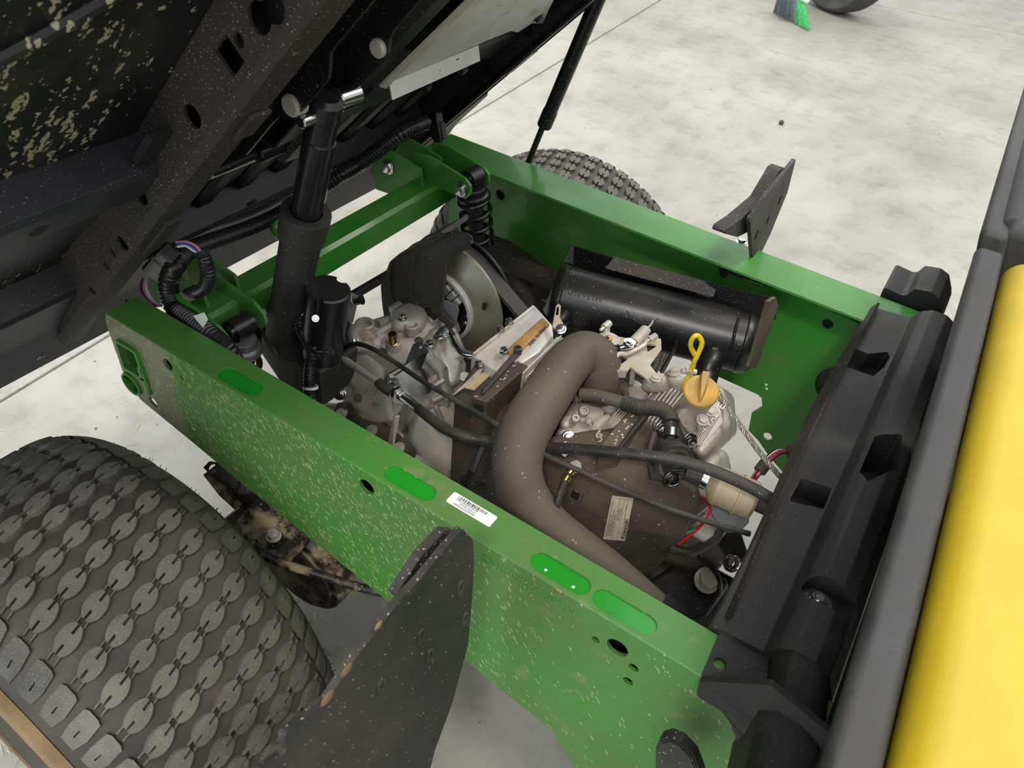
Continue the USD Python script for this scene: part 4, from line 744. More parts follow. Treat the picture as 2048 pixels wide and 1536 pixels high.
# cover
cv = T('clutch_cover', 'black plastic clutch cover hooding the driven pulley', 'cover')
yc = .372
fp = [at(*q, y=yc) for q in [(842, 489), (880, 469), (905, 464), (930, 467), (942, 474), (944, 484), (932, 494), (903, 516), (893, 530), (889, 560), (886, 600), (880, 602), (880, 615), (886, 628), (898, 640), (905, 648), (904, 654), (897, 655), (882, 645), (872, 634), (860, 630), (840, 625), (810, 632), (785, 634), (772, 640), (768, 612), (765, 575), (776, 545), (783, 527), (800, 513), (825, 500)]]
M['cover'] = mat('cover_plastic', (.014, .013, .012), .42, var=.15, dust=.24, dcol=(.075, .058, .042), ds=7, dsoft=.25, updust=.12, spk=.08, scol=(.3, .26, .2), ss=420)
ff = cv.add('front_face', plate(fp, .004, nhint=-Y, r=.002, b=.001), M['cover'])
rm = [at(*q, y=yc) for q in [(884, 467), (842, 488), (800, 512), (782, 527), (775, 545), (764, 575), (767, 612), (771, 640)]]
g = LineString([(p[0], p[2]) for p in rm]).buffer(.0035, cap_style=2, join_style=1); cv.add('hood_rim', yprof(g, yc + .001, .435), M['cover'], under=ff)
for L_ in ([(905, 466), (858, 492), (834, 505), (829, 520), (824, 560), (823, 590), (836, 608)], [(783, 528), (779, 545), (780, 580), (786, 604)]):
    cv.add('raised_bead', sweep(spline([at(*q, y=yc - .001) for q in L_], 5), .0022, 8), M['cover'], under=ff)
cv.add('edge_bead', sweep(spline([at(*q, y=yc - .001) for q in [(944, 484), (932, 494), (903, 516), (893, 530), (889, 560), (886, 600)]], 5), .0024, 8), M['cover'], under=ff)
cv.add('grey_tongue', plate([at(*q, y=yc + .01) for q in [(880, 600), (890, 602), (913, 612), (916, 622), (910, 650), (896, 668), (905, 648), (886, 628)]], .003, nhint=-Y), mat('grey_plastic', (.2, .2, .195), .5, var=.08), label='grey sheet tongue')
cv.done()
# ================================================================ engine
en = T('engine', 'dusty single-cylinder petrol engine with black fan shrouds and bare metal head', 'engine')
def spheres(pts, r): return hull(np.vstack([ICO * r + A(p) for p in pts]))
prof_ = [(.37, .628), (.31, .628), (.265, .602), (.243, .55), (.24, .47), (.27, .39), (.45, .39)]
fh_ = en.add('fan_shroud', spheres([(x_ + (.012 if z_ > .5 else -.02 * (x_ > .6)), y_, z_) for x_ in (.535, .66, .728) for y_, z_ in (prof_ if .6 < x_ < .7 else prof_[2:-1] + [(.28, .595), (.33, .42)] if x_ < .6 else [(.305, .588), (.275, .55), (.272, .47), (.3, .39), (.42, .39)])], .012), M['plastic_dust'], 'dusty black fan shroud facing the near rail', smooth=50)
def onshroud(px, py, lift=.0):   # the shroud's surface under a pixel, by ray
    m = [p for p in en.parts if p[0] == fh_][0][1]; r = MC.T @ A([(px - 1024) / FPX, (py - 768) / FPX, 1.]); r = nrm(r)
    best = None
    tri = m.triangles; v0 = tri[:, 0]; e1 = tri[:, 1] - v0; e2 = tri[:, 2] - v0; h = np.cross(r, e2); a = (e1 * h).sum(1); a[np.abs(a) < 1e-12] = 1e-12
    s = CAM - v0; u = (s * h).sum(1) / a; q = np.cross(s, e1); v = (q * r).sum(1) / a; t = (e2 * q).sum(1) / a
    ok = (u >= -1e-6) & (v >= -1e-6) & (u + v <= 1 + 1e-6) & (t > 0)
    if not ok.any(): return at(px, py, y=.235), -Y
    i = np.flatnonzero(ok)[np.argmin(t[ok])]; n_ = nrm(np.cross(e1[i], e2[i])); n_ = n_ if np.dot(n_, r) < 0 else -n_
    return CAM + r * t[i] + n_ * lift, n_
for q in ((1151, 990), (1203, 922)):
    p, n_ = onshroud(*q); F = frame(p, n_, Y); en.add('square_hole', cat(rbox((0, 0, .0002), (.012, .012, .0012), F, b=.0003), ), M['dark'], under=fh_); en.add('hole_rim', ext(sbox(-.009, -.009, .009, .009).difference(sbox(-.006, -.006, .006, .006)), .0022, F), M['plastic_dust'], under=fh_)
for L_ in ([(1062, 958), (1100, 978), (1150, 1003), (1162, 1000), (1178, 975), (1215, 935), (1222, 912)], [(1076, 925), (1068, 945), (1062, 958)], [(1235, 965), (1300, 968), (1340, 985)]):
    en.add('panel_crease', sweep(spline([onshroud(*q, .0004)[0] for q in L_], 4), .0013, 6), M['plastic_dust'], under=fh_)
# rating plate sticker on the shroud
QC = A([(1207, 1077), (1250, 1080), (1267, 996), (1225, 991)], float)   # lower left, lower right, upper right, upper left
NU, NV = 5, 13
GS = A([[onshroud(*((QC[0] * (1 - u) + QC[1] * u) * (1 - v) + (QC[3] * (1 - u) + QC[2] * u) * v), .0012)[0] for u in np.linspace(0, 1, NU)] for v in np.linspace(0, 1, NV)])
gn = np.cross(GS[-1, 0] - GS[0, 0], GS[0, -1] - GS[0, 0]); gn = nrm(gn) if np.dot(gn, CAM - GS[0, 0]) > 0 else -nrm(gn)
def smap(m):   # (u 0..1 across, v 0..1 up, height) -> on the sticker
    o = m.copy(); out = []
    for u, v, h in m.vertices:
        a, b = min(max(u, 0), 1) * (NU - 1), min(max(v, 0), 1) * (NV - 1); i, j = min(int(a), NU - 2), min(int(b), NV - 2); a -= i; b -= j
        out.append((GS[j, i] * (1 - a) + GS[j, i + 1] * a) * (1 - b) + (GS[j + 1, i] * (1 - a) + GS[j + 1, i + 1] * a) * b + gn * h)
    o.vertices = A(out); return o
gv = GS.reshape(-1, 3); gv = np.vstack([gv + gn * .0003, gv - gn * .0006]); N_ = NU * NV; gf = []
for j in range(NV - 1):
    for i in range(NU - 1):
        a = j * NU + i; q = (a, a + 1, a + NU + 1, a + NU); gf += [(q[0], q[1], q[2]), (q[0], q[2], q[3])]
gf += [(c + N_, b + N_, a + N_) for a, b, c in list(gf)]; sm_ = tm(gv, gf)
st_ = en.add('rating_sticker', sm_, M['paper'], 'cream rating sticker with printed lines', under=fh_, smooth=True)
R90 = trimesh.transformations.rotation_matrix(math.pi / 2, Z)
def ltxt(s, h, x, y, bold=False):   # lettering that reads upwards along the sticker, in sticker units (width 1, height 2.3)
    m = meshkit.text_mesh(s, h, .0001, bold); m.apply_transform(R90); v = m.vertices.copy(); v[:, 0] += x; v[:, 1] = y + v[:, 1] / 2.3; v[:, 2] = .0006 + v[:, 2]; m.vertices = v; return smap(m)
def lbar(u0, u1, v0, v1):
    n = max(2, int((v1 - v0) * 14) + 1); vs = np.linspace(v0, v1, n); v = [(u, w, .0006) for w in vs for u in (u0, u1)]; f = []
    for k in range(n - 1): f += [(2 * k, 2 * k + 1, 2 * k + 3), (2 * k, 2 * k + 3, 2 * k + 2)]
    return smap(tm(v, f))
ink = [ltxt('Kawasaki', .17, .97, .05, True), ltxt('EMISSION CONTROL INFORMATION', .055, .12, .08), ltxt('THIS ENGINE MEETS EPA AND', .055, .20, .08), ltxt('CALIFORNIA EMISSION REGULATIONS', .055, .28, .08), ltxt('FOR SMALL OFF-ROAD ENGINES', .055, .36, .08), ltxt('ENGINE FAMILY', .06, .50, .45), ltxt('FUEL: GASOLINE', .06, .58, .45), ltxt('DISPLACEMENT', .055, .12, .66), ltxt('MODEL', .06, .80, .72)]
ink += [lbar(x_, x_ + .012, .05, .95) for x_ in (.40, .62, .78)] + [lbar(.05, .95, v_, v_ + .006) for v_ in (.04, .95)]
en.add('sticker_print', cat(ink), M['ink'], under=st_, smooth=False)
# top strip of the shroud with its raised rib
q0, q1 = P3(1205, 893, .652), P3(1262, 822, .652); q2, q3 = P3(1296, 820, .652), P3(1240, 895, .652)
ts = en.add('top_shroud', hull(np.vstack([ICO * .003 + v for v in (q0, q1, q2, q3)] + [ICO * .003 + v - [0, 0, .05] for v in (q0, q1, q2, q3)])), M['plastic_dust'], 'black shroud strip spotted with dried drops')
for a_, b_ in (((1240, 895), (1298, 822)),): en.add('shroud_rib', hull(np.vstack([ICO * .0025 + P3(*a_, .654), ICO * .0025 + P3(*b_, .654), ICO * .0025 + P3(*a_, .662), ICO * .0025 + P3(*b_, .668), ICO * .0025 + P3(b_[0] + 6, b_[1] - 18, .668)])), M['plastic'], under=ts)
rng = random.Random(3); dr = []
for k in range(26):
    f, g_ = rng.random(), rng.random(); p = q0 + (q1 - q0) * f + (q3 - q0) * g_ * .8 + [0, 0, .003]; dr.append(lathe([(rng.uniform(.0006, .0021), 0), (.0004, .0005)], p, Z, 8))
en.add('dried_drops', cat(dr), M['paper'], under=ts, kind='stuff')
en.add('side_shroud', blob((1262, 880, .63, .008), (1320, 820, .63, .008), (1330, 850, .61, .008), (1300, 900, .60, .01), (1240, 905, .61, .008), (1310, 900, .5, .01)), M['plastic_dust'], smooth=45)
en.add('curved_guard', blob((1308, 868, .655, .004), (1300, 895, .645, .004), (1296, 918, .63, .006), (1318, 905, .60, .006), (1318, 880, .63, .005)), M['plastic_dust'], smooth=45)
# rear shroud block at the left
rs = en.add('rear_shroud', spheres([at(905, 797, z=.615) + [.008, .008, 0], at(948, 750, z=.63), at(985, 708, z=.63), at(1040, 735, z=.62), at(985, 805, z=.62), at(950, 815, z=.615), at(910, 955, y=.262) + [0, 0, 0], at(940, 985, y=.262), at(1000, 960, y=.262), (.55, .30, .40), (.42, .40, .45), (.55, .40, .45)], .008), M['plastic_dust'], 'dusty black rear fan shroud', smooth=45)
en.add('tan_sheet', plate([P3(906, 790, .632), P3(952, 742, .640), P3(1000, 697, .643), P3(960, 745, .640), P3(945, 765, .636)], .002), M['zinc_dust'], under=rs)
en.add('tan_sheet', plate([P3(930, 775, .634), P3(1000, 715, .640), P3(990, 740, .640), P3(948, 780, .636)], .002), mat('tan_foam', (.50, .38, .22), .8, var=.15, vs=60), under=rs)
bx = [P3(947, 796, .652), P3(972, 804, .652), P3(1053, 734, .652), P3(1030, 722, .652)]
rb = en.add('shroud_box', hull(np.vstack([ICO * .002 + v for v in bx] + [ICO * .002 + v - [0, 0, .075] for v in bx])), M['plastic_dust'])
p = (bx[0] + bx[1]) / 2 + [0, 0, -.013]; ey = nrm(np.cross(bx[1] - bx[0], Z)); ey = ey if ey[1] < 0 else -ey
en.add('square_hole', rbox((0, 0, .0016), (.013, .013, .003), frame(p, ey, bx[1] - bx[0]), b=.0006), M['dark'], under=rb)
en.add('strap_bar', hull(np.vstack([ICO * .0022 + v for v in (P3(968, 776, .657), P3(1030, 706, .662), P3(1042, 702, .662), P3(966, 786, .657))])), M['plastic'], under=rb)
en.add('strap_end', boss(1035, 703, .664, Z, .0062, .012, .003), M['plastic'], under=rb)
dr = []
for k in range(18):
    f, g_ = rng.random(), rng.random(); p = bx[0] + (bx[3] - bx[0]) * f + (bx[1] - bx[0]) * g_ + [0, 0, .002]; dr.append(lathe([(rng.uniform(.0005, .0017), 0), (.0004, .0004)], p, Z, 8))
en.add('dried_drops', cat(dr), M['paper'], under=rb, kind='stuff')
# crankcase (bare aluminium) at the back left with its ridge, cover bolts and cooling fins
cbq = [P3(947, 712, .645), P3(1068, 616, .655), P3(1100, 652, .655), P3(1103, 672, .65), P3(1075, 705, .65), P3(1010, 748, .65), P3(985, 738, .648)]
cb = en.add('crankcase', hull(np.vstack([ICO * .003 + v for v in cbq] + [ICO * .003 + v - [0, 0, .09] for v in cbq])), M['alu_clean'], 'bare silver crankcase stained with rust')
en.add('crankcase_ridge', blob((1015, 705, .654, .0035), (1085, 641, .660, .0035), (1094, 650, .659, .0035), (1028, 712, .654, .0035)), mat('rust_stain', (.42, .23, .08), .6, var=.3, vs=40, metal=.3), under=cb, label='rusty ridge')
en.add('crankcase_lip', blob((948, 707, .654, .0022), (1066, 613, .664, .0022), (1060, 620, .655, .0022), (960, 705, .645, .0022)), M['zinc_dust'], under=cb)
m_ = meshkit.text_mesh('F00L 30 3044', .0052, .0006); F = frame(P3(1062, 692, .6575), nrm([.1, -.1, 1]), P3(1085, 668, .657) - P3(1060, 694, .657)); en.add('cast_lettering', xf(m_, F), M['ink'], under=cb)
for q in ((1019, 646), (1001, 661), (1009, 704), (959, 732)): en.add('bolt', hexbolt(P3(*q, .662), nrm([-.35, 0, 1]), .0055, .007), M['zinc'], under=cb)
en.add('cylinder_base', blob((1050, 752, .63, .008), (1118, 683, .64, .008), (1140, 700, .62, .008), (1070, 770, .61, .008), (1070, 760, .5, .01), (1140, 700, .5, .01)), M['alu_clean'])
for k in range(5):
    a_, b_ = P3(1046 + k * 6, 746 + k * 9, .652), P3(1122 + k * 6, 672 + k * 9, .652); en.add('cooling_fin', hull(np.vstack([ICO * .0013 + v for v in (a_, b_, a_ - [0, 0, .05], b_ - [0, 0, .05])])), M['alu_clean'], smooth=40)
# lifting eye
le = en.add('lifting_eye', plate([P3(1105, 652, .675), P3(1112, 612, .70), P3(1117, 607, .702), P3(1122, 612, .70), P3(1120, 636, .69), P3(1131, 655, .675), P3(1118, 668, .668)], .003, [[P3(1111, 630, .688), P3(1114, 614, .699), P3(1118, 614, .699), P3(1117, 630, .69)]], r=.001), M['zinc_dust']); en.add('bolt', hexbolt(P3(1122, 658, .676), nrm([.2, -.5, .9]), .006, .005), M['zinc'], under=le)
# carburettor / intake flange under the hose
cbr = en.add('intake_flange', blob((1150, 770, .625, .012), (1225, 780, .625, .012), (1222, 815, .61, .012), (1160, 800, .61, .012), (1180, 800, .56, .02)), M['alu'], smooth=45)
cr = en.add('carburettor', blob((1130, 870, .60, .014), (1165, 850, .60, .014), (1172, 880, .60, .012), (1150, 915, .585, .014), (1125, 905, .585, .014), (1150, 880, .52, .02)), M['alu'], 'pale cast carburettor body', smooth=45)
for b in (((1155, 828, .615, .01), (1180, 812, .615, .012), (1195, 825, .61, .01), (1170, 845, .605, .01)), ((1130, 850, .615, .008), (1160, 820, .615, .008), (1150, 815, .615, .008)), ((1180, 870, .60, .008), (1200, 845, .605, .008), (1215, 835, .605, .006), (1195, 880, .59, .006)), ((1195, 880, .6, .006), (1235, 828, .61, .006), (1225, 850, .60, .006)), ((1136, 925, .585, .007), (1155, 945, .58, .006), (1160, 930, .585, .006))): en.add('carburettor_lug', blob(*b), M['alu'], under=cr, smooth=45)
for px, py, z, r, h, ho in ((1167, 823, .628, .0075, .010, .004), (1150, 838, .625, .006, .01, .003), (1133, 892, .61, .007, .006, 0), (1176, 845, .617, .005, .012, 0)): en.add('carburettor_boss', boss(px, py, z, nrm([.3, -.4, .85]), r, h, ho), M['alu'], under=cr)
for q, r in (((1136, 874), .007), ((1182, 879), .0062), ((1130, 905), .005), ((1178, 846), .004)): en.add('bolt', hexbolt(P3(*q, .612), nrm([.25, -.7, .65]), r, .007), M['zinc'], under=cr)
en.add('linkage_rod', tube([P3(1200, 860, .625), P3(1193, 872, .625), P3(1200, 878, .622), P3(1193, 886, .62), P3(1180, 900, .612)], .0018, 8), M['zinc_dust'], under=cr)
en.add('linkage_clip', sweep(spline([P3(1206, 872, .63), P3(1199, 868, .632), P3(1203, 880, .63), P3(1196, 884, .628)], 5), .0012, 6), M['zinc_dust'], under=cr)
for k in range(6):
    a_, b_ = P3(1200 + k * 4, 866 - k * 1, .618), P3(1262 + k * 8, 790 + k * 2, .625)
    if k < 5: en.add('cooling_fin', hull(np.vstack([ICO * .0012 + v for v in (a_, b_, a_ - [0, 0, .035], b_ - [0, 0, .035])])), M['alu'], smooth=40)
# governor and throttle plate
gz = .690; G = lambda q, z=gz: P3(*q, z)
gp = en.add('governor_plate', plate([G(q) for q in [(1200, 720), (1212, 728), (1230, 730), (1246, 726), (1258, 716), (1240, 712), (1236, 700), (1250, 690), (1215, 690), (1210, 674), (1232, 672), (1262, 678), (1298, 670), (1322, 678), (1323, 698), (1300, 730), (1306, 738), (1314, 748), (1330, 746), (1326, 756), (1300, 768), (1292, 756), (1285, 750), (1272, 742), (1262, 733), (1255, 742), (1225, 740), (1200, 738)]], .003, [[G(q) for q in [(1293, 688), (1310, 689), (1313, 693), (1295, 704)]], [G(q) for q in [(1236, 718), (1246, 715), (1250, 722), (1240, 727)]]], nhint=Z, r=.0012), M['zinc_dust'], 'pale steel governor plate')
en.add('governor_skirt', plate([G((1214, 741)), G((1254, 743)), G((1254, 743)) - [0, 0, .012], G((1214, 741)) - [0, 0, .012]], .002), M['zinc_dust'], under=gp)
en.add('governor_lever', sweep(spline([G((1224, 722), .70), G((1238, 708), .704), G((1252, 708), .702), G((1270, 700), .70), G((1288, 690), .706), G((1292, 682), .706)], 5), .0035, 8), M['zinc_dust'], under=gp)
en.add('pivot_washer', lathe([(.018, 0), (.018, .002), (.017, .003)], G((1216, 682), .70), Z, 28), M['zinc_dust'], under=gp); en.add('bolt', hexbolt(G((1216, 681), .704), Z, .006, .006), M['brass'], under=gp)
en.add('ball_joint', cat(lathe([(.0085, 0), (.0095, .003), (.0085, .006)], G((1258, 690), .708), Z, 24), hexbolt(G((1258, 689), .714), Z, .0055, .004)), M['chrome'], under=gp)
en.add('joint_rod', cyl(G((1235, 698), .707), G((1256, 692), .709), .004, .0055), M['zinc'], under=gp)
bel = []
b0, b1_ = G((1218, 702), .704), G((1240, 696), .707); bd = nrm(b1_ - b0); Lb = np.linalg.norm(b1_ - b0)
en.add('rubber_bellows', lathe([(.006, 0)] + [(.0095 - .0006 * k if k % 2 == 0 else .0062, (k + .5) * Lb / 11) for k in range(10)] + [(.0045, Lb)], b0, bd, 24), M['plastic_clean'], under=gp)
c0, c1_ = G((1268, 684), .708), G((1292, 659), .716); sc_d = nrm(c1_ - c0)
en.add('wide_spring', cat(coil(c0, c1_, .0066, .0017, 13, 6, 14), cyl(c0, c1_, .0045)), M['zinc_dust'], under=gp); en.add('spring_hook', tube([c1_, c1_ + sc_d * .012, c1_ + sc_d * .016 + [0, 0, .004]], .0016, 6), M['zinc_dust'], under=gp)
d0, d1_ = G((1288, 686), .706), G((1312, 671), .712); en.add('adjuster_screw', cat(cyl(d0, d1_, .0022), coil(d0 + (d1_ - d0) * .45, d1_, .0042, .0009, 7, 6, 12)), M['zinc_dust'], under=gp)
d0, d1_ = G((1200, 661), .712), G((1219, 646), .716); en.add('adjuster_screw', cat(cyl(d0, d1_, .0026), coil(d0 + (d1_ - d0) * .4, d1_, .0046, .001, 7, 6, 12)), M['zinc_dust'], under=gp)
en.add('adjuster_stand', plate([G((1211, 655), .712), G((1220, 650), .714), G((1220, 672), .695), G((1204, 675), .695)], .002), M['zinc_dust'], under=gp)
en.add('hanging_tab', plate([G((1263, 735), .688), G((1275, 735), .688), G((1272, 745), .685), G((1268, 768), .655), G((1262, 770), .653), G((1258, 766), .655), G((1262, 745), .683)], .002), M['zinc_dust'], under=gp)
en.add('bolt', hexbolt(G((1311, 757), .694), Z, .0055, .004), M['zinc_dust'], under=gp)
for b in (((1300, 770, .655, .012), (1322, 762, .66, .010), (1325, 772, .65, .01)), ((1345, 755, .655, .013), (1368, 758, .655, .012), (1358, 775, .64, .013)), ((1268, 770, .635, .008), (1290, 785, .635, .008), (1275, 800, .62, .01), (1258, 790, .62, .008))): en.add('head_boss', blob(*b), M['alu'], smooth=45)
en.add('bolt', hexbolt(P3(1348, 748, .672), nrm([-.3, .2, 1]), .0065, .008), M['zinc_dust'])
# cylinder head, fins, rocker cover
en.add('cylinder_head', blob((1300, 815, .62, .012), (1345, 770, .635, .012), (1390, 775, .62, .015), (1330, 850, .60, .012), (1400, 900, .56, .02), (1440, 860, .56, .02), (1380, 900, .48, .02), (1330, 850, .48, .02)), M['alu'], smooth=45)
for k in range(6):
    a_, b_ = P3(1283 + k * 7, 832 + k * 3, .642), P3(1330 + k * 7, 772 + k * 3, .648); en.add('cooling_fin', hull(np.vstack([ICO * .0013 + v for v in (a_, b_, a_ - [0, 0, .04], b_ - [0, 0, .04])])), M['alu_clean'], smooth=40)
rcov = en.add('rocker_cover', blob((1358, 835, .640, .008), (1374, 805, .648, .008), (1436, 785, .640, .01), (1448, 822, .63, .01), (1448, 848, .622, .01), (1400, 898, .618, .01), (1360, 850, .63, .008), (1370, 870, .57, .012), (1400, 915, .56, .012), (1455, 860, .55, .014), (1450, 800, .58, .014)), M['alu'], 'cast rocker cover', smooth=45)
tp = [P3(*q, z) for q, z in [((1354, 831), .652), ((1371, 802), .660), ((1384, 821), .658), ((1396, 831), .656), ((1424, 800), .654), ((1438, 788), .652), ((1449, 821), .644), ((1449, 842), .640), ((1403, 892), .632), ((1396, 893), .632), ((1360, 847), .645)]]
pl_ = en.add('ribbed_panel', plate(tp, .004, nhint=[.25, -.35, .9], r=.002, b=.0012), M['alu'], under=rcov)
p0 = P3(1407, 868, .645); F = frame(p0, nrm([.25, -.35, .9]), P3(1447, 815, .655) - p0); m_ = meshkit.text_mesh('4 VALVE', .0095, .0014); en.add('cast_lettering', xf(m_, F), M['alu_clean'], under=rcov)
gr = []
for k in range(16):
    f = k / 15; a_ = P3(1360 + 40 * f, 847 + 46 * f, .6465 - .012 * f); b_ = P3(1368 + 72 * f, 826 - 2 * f + 6 * f, .656 - .008 * f)
    gr.append(sweep([a_, b_], .0005, 4))
en.add('fine_grooves', cat(gr), M['alu'], under=rcov, kind='stuff')
for q in ((1405, 840), (1421, 822)): en.add('bolt', hexbolt(P3(*q, .662), nrm([.25, -.35, .9]), .0065, .006), M['zinc_dust'], under=rcov)
ca = nrm([.10, -.33, .94]); co = P3(1400, 787, .690)
nk = en.add('filler_neck', cyl(co - ca * .055, co, .0215, .0205, 32), M['alu'], 'cast oil filler neck', smooth=45)
cap = en.add('oil_cap', lathe([(.021, 0), (.024, .003), (.024, .0085), (.022, .0105)], co, ca, 44), M['yellow'], 'yellow screw cap with a raised grip', smooth=40)
tdir = nrm(np.cross(ca, [.85, .5, 0])); F = frame(co + ca * .010, ca, [-.35, .94, 0])
gv_ = [(-.021, -.001, 0), (-.021, .002, 0), (.019, -.006, 0), (.019, .006, 0), (-.004, .005, 0), (-.004, -.006, 0), (-.017, 0, .006), (.006, .0035, .014), (.006, -.004, .014), (.020, -.005, .0165), (.020, .0035, .0165)]
g0_ = xf(hull(gv_), F); en.add('cap_grip', g0_, M['yellow'], under=cap, smooth=30)
hk_ = en.add('dipstick_clip', cat(cyl(P3(1362, 742, .69), P3(1394, 744, .69), .0042), rbox((0, 0, 0), (.012, .009, .008), frame(P3(1378, 742, .692), Z, P3(1394, 744, .69) - P3(1362, 742, .69)), b=.001)), M['zinc_dust'])
# ignition side: pale stator cover, wires, lower cover
en.add('stator_cover', blob((1425, 1000, .55, .012), (1450, 1040, .52, .012), (1420, 1075, .50, .012), (1395, 1060, .51, .012), (1400, 1010, .54, .012), (1440, 1050, .4, .02), (1400, 1050, .4, .02)), M['zinc_dust'], smooth=45)
en.add('cover_flange', blob((1395, 955, .60, .008), (1420, 930, .60, .008), (1440, 915, .59, .012), (1445, 940, .575, .012), (1412, 985, .58, .008), (1400, 980, .585, .008)), M['alu'], smooth=45)
en.add('lower_cover', blob((1360, 1060, .50, .012), (1410, 1075, .49, .012), (1430, 1110, .46, .015), (1380, 1120, .44, .015), (1330, 1100, .46, .012), (1420, 1120, .36, .02), (1330, 1120, .36, .02)), M['plastic_dust'], smooth=45)
en.add('terminal_block', cat(rbox((0, 0, 0), (.03, .012, .012), frame(P3(1398, 1015, .56), nrm([.4, -.5, .7]), nrm([.3, .9, .3])), b=.001), rbox((0, 0, 0), (.022, .008, .012), frame(P3(1393, 1035, .55), nrm([.4, -.5, .7]), nrm([.3, .9, .3])), b=.001)), M['zinc'])
en.add('sump', spheres([(.44, .24, .33), (.72, .27, .33), (.72, .50, .33), (.44, .50, .33), (.42, .26, .44), (.70, .30, .47), (.68, .50, .50), (.44, .48, .52)], .02), M['steel_dust'])
en.done()
w = T('ignition_wires', 'loop of red and green wires at the stator cover', 'wires')
w.add('red_wire', tube([P3(1392, 1000, .582), P3(1408, 997, .59), P3(1419, 1012, .585), P3(1414, 1035, .575), P3(1390, 1062, .55), P3(1356, 1088, .53)], .0024, 8), M['red'], 'red wire')
w.add('green_wire', tube([P3(1395, 1058, .552), P3(1375, 1065, .55), P3(1362, 1076, .54), P3(1352, 1086, .53)], .002, 8), M['gwire'], 'green wire')
w.add('black_sheath', tube([P3(1340, 1096, .52), P3(1380, 1105, .52), P3(1430, 1080, .52), P3(1440, 1063, .52), P3(1462, 1050, .52)], .006, 8), M['rubber']); w.done()
# yellow dipstick handle
solo('dipstick', [tube([P3(1367, 775, .66), P3(1380, 745, .69), P3(1391, 718, .72), P3(1399, 702, .735), P3(1404, 685, .75), P3(1398, 673, .76), P3(1390, 672, .762), P3(1383, 681, .752), P3(1382, 694, .738), P3(1390, 710, .722), P3(1394, 716, .716)], .0034, 10)], M['yellow_wire'], 'bright yellow looped dipstick handle above the oil cap', 'dipstick')
# ================================================================ intake hose
M['hose'] = mat('dusty_rubber_hose', (.04, .035, .029), .46, var=.1, dust=.38, dcol=(.155, .125, .088), ds=5, dsoft=.35, updust=.42, spk=.1, scol=(.36, .32, .26), ss=210, bump=.05, bs=600)
ih = T('intake_hose', 'fat dusty grey rubber intake hose curving down under the near rail', 'hose')
hp = [P3(1196, 775, .64), P3(1200, 745, .67), P3(1194, 717, .69), P3(1165, 706, .70), P3(1130, 735, .698), P3(1095, 787, .69), P3(1062, 840, .68), P3(1040, 890, .665), P3(1034, 945, .645), P3(1052, 1000, .62), P3(1095, 1055, .60), P3(1150, 1100, .585), P3(1215, 1150, .57), P3(1300, 1225, .55)]
ih.add('hose_body', sweep(spline(hp, 8), np.r_[np.full(24, .0305), np.linspace(.0305, .0335, 24), np.linspace(.0335, .029, len(spline(hp, 8)) - 48)], 32), M['hose'], smooth=60)
ih.add('hose_cuff', lathe([(.0315, 0), (.0325, .002), (.0325, .014), (.031, .016)], P3(1194, 782, .628), hp[1] - hp[0], 36), M['plastic_dust']); ih.done()
# ================================================================ muffler
mf = T('muffler', 'black cylindrical exhaust muffler with weld seams along the far rail', 'muffler')
m0, m1 = P3(1116, 590, .615), P3(1500, 686, .615); mdv = nrm(m1 - m0); ML = np.linalg.norm(m1 - m0); Rm = .0515
M['muf'] = mat('muffler_black', (.008, .008, .0085), .34, var=.2, updust=.05, blot=[((.055, .042, .03), .655, 17)], spk=.1, scol=(.3, .26, .2), ss=200, sstretch=(.6, .6, .6))
mb_ = mf.add('muffler_can', lathe([(.03, -.010), (.044, -.008), (.0495, -.003), (.0515, .003), (.0535, .006), (.0535, .011), (Rm, .013), (Rm, ML - .016), (.0535, ML - .014), (.0535, ML - .008), (.0515, ML - .005), (.049, ML + .004), (.042, ML + .01), (.02, ML + .013)], m0, mdv, 56), M['muf'])
def onmuf(px, py):
    r = nrm(MC.T @ A([(px - 1024) / FPX, (py - 768) / FPX, 1.])); o = CAM - m0; a = r - mdv * (r @ mdv); b = o - mdv * (o @ mdv); A_, B_, C_ = a @ a, 2 * a @ b, b @ b - Rm ** 2; t = (-B_ - math.sqrt(max(0, B_ * B_ - 4 * A_ * C_))) / (2 * A_); p = CAM + r * t; n = p - m0; n = n - mdv * (n @ mdv); return p, nrm(n)
for s_, hgt, q in (('M136710', .0085, (1205, 595)), ('YA', .0075, (1220, 573))):
    p, n_ = onmuf(*q); m_ = meshkit.text_mesh(s_, hgt, .0009); F = frame(p - n_ * .0003, n_, -mdv); mf.add('stamped_lettering', xf(m_, F), M['muf'], under=mb_)
p, n_ = onmuf(1290, 612); mf.add('stamped_ring', ring([(.030, 0), (.030, .0008), (.0285, .0008), (.0285, 0)], p - n_ * .0025, n_, 40), M['muf'], under=mb_)
mf.add('inlet_pipe', tube([P3(1092, 672, .60), P3(1118, 642, .61), P3(1142, 618, .61)], .0145, 20), M['muf']); mf.add('pipe_flare', ring([(.0145, 0), (.019, .006), (.0165, .007), (.012, 0)], P3(1132, 626, .612), P3(1142, 617, .615) - P3(1118, 642, .61), 24), M['muf'])
mf.add('outlet_pipe', tube([P3(1402, 790, .575), P3(1412, 750, .59), P3(1422, 722, .605), P3(1437, 706, .60)], .0195, 24), M['muf']); p, n_ = onmuf(1428, 708)
mf.add('pipe_weld', sweep(spline([onmuf(*q)[0] for q in [(1411, 716), (1418, 702), (1430, 697), (1441, 704), (1444, 716)]], 5), .003, 8), M['muf'], under=mb_)
tp_ = mf.add('tail_pipe', tube([P3(940, 512, .575), P3(985, 515, .585), P3(1040, 540, .59), P3(1128, 572, .605)], .0215, 24), M['steel_dust'], 'dusty tail pipe')
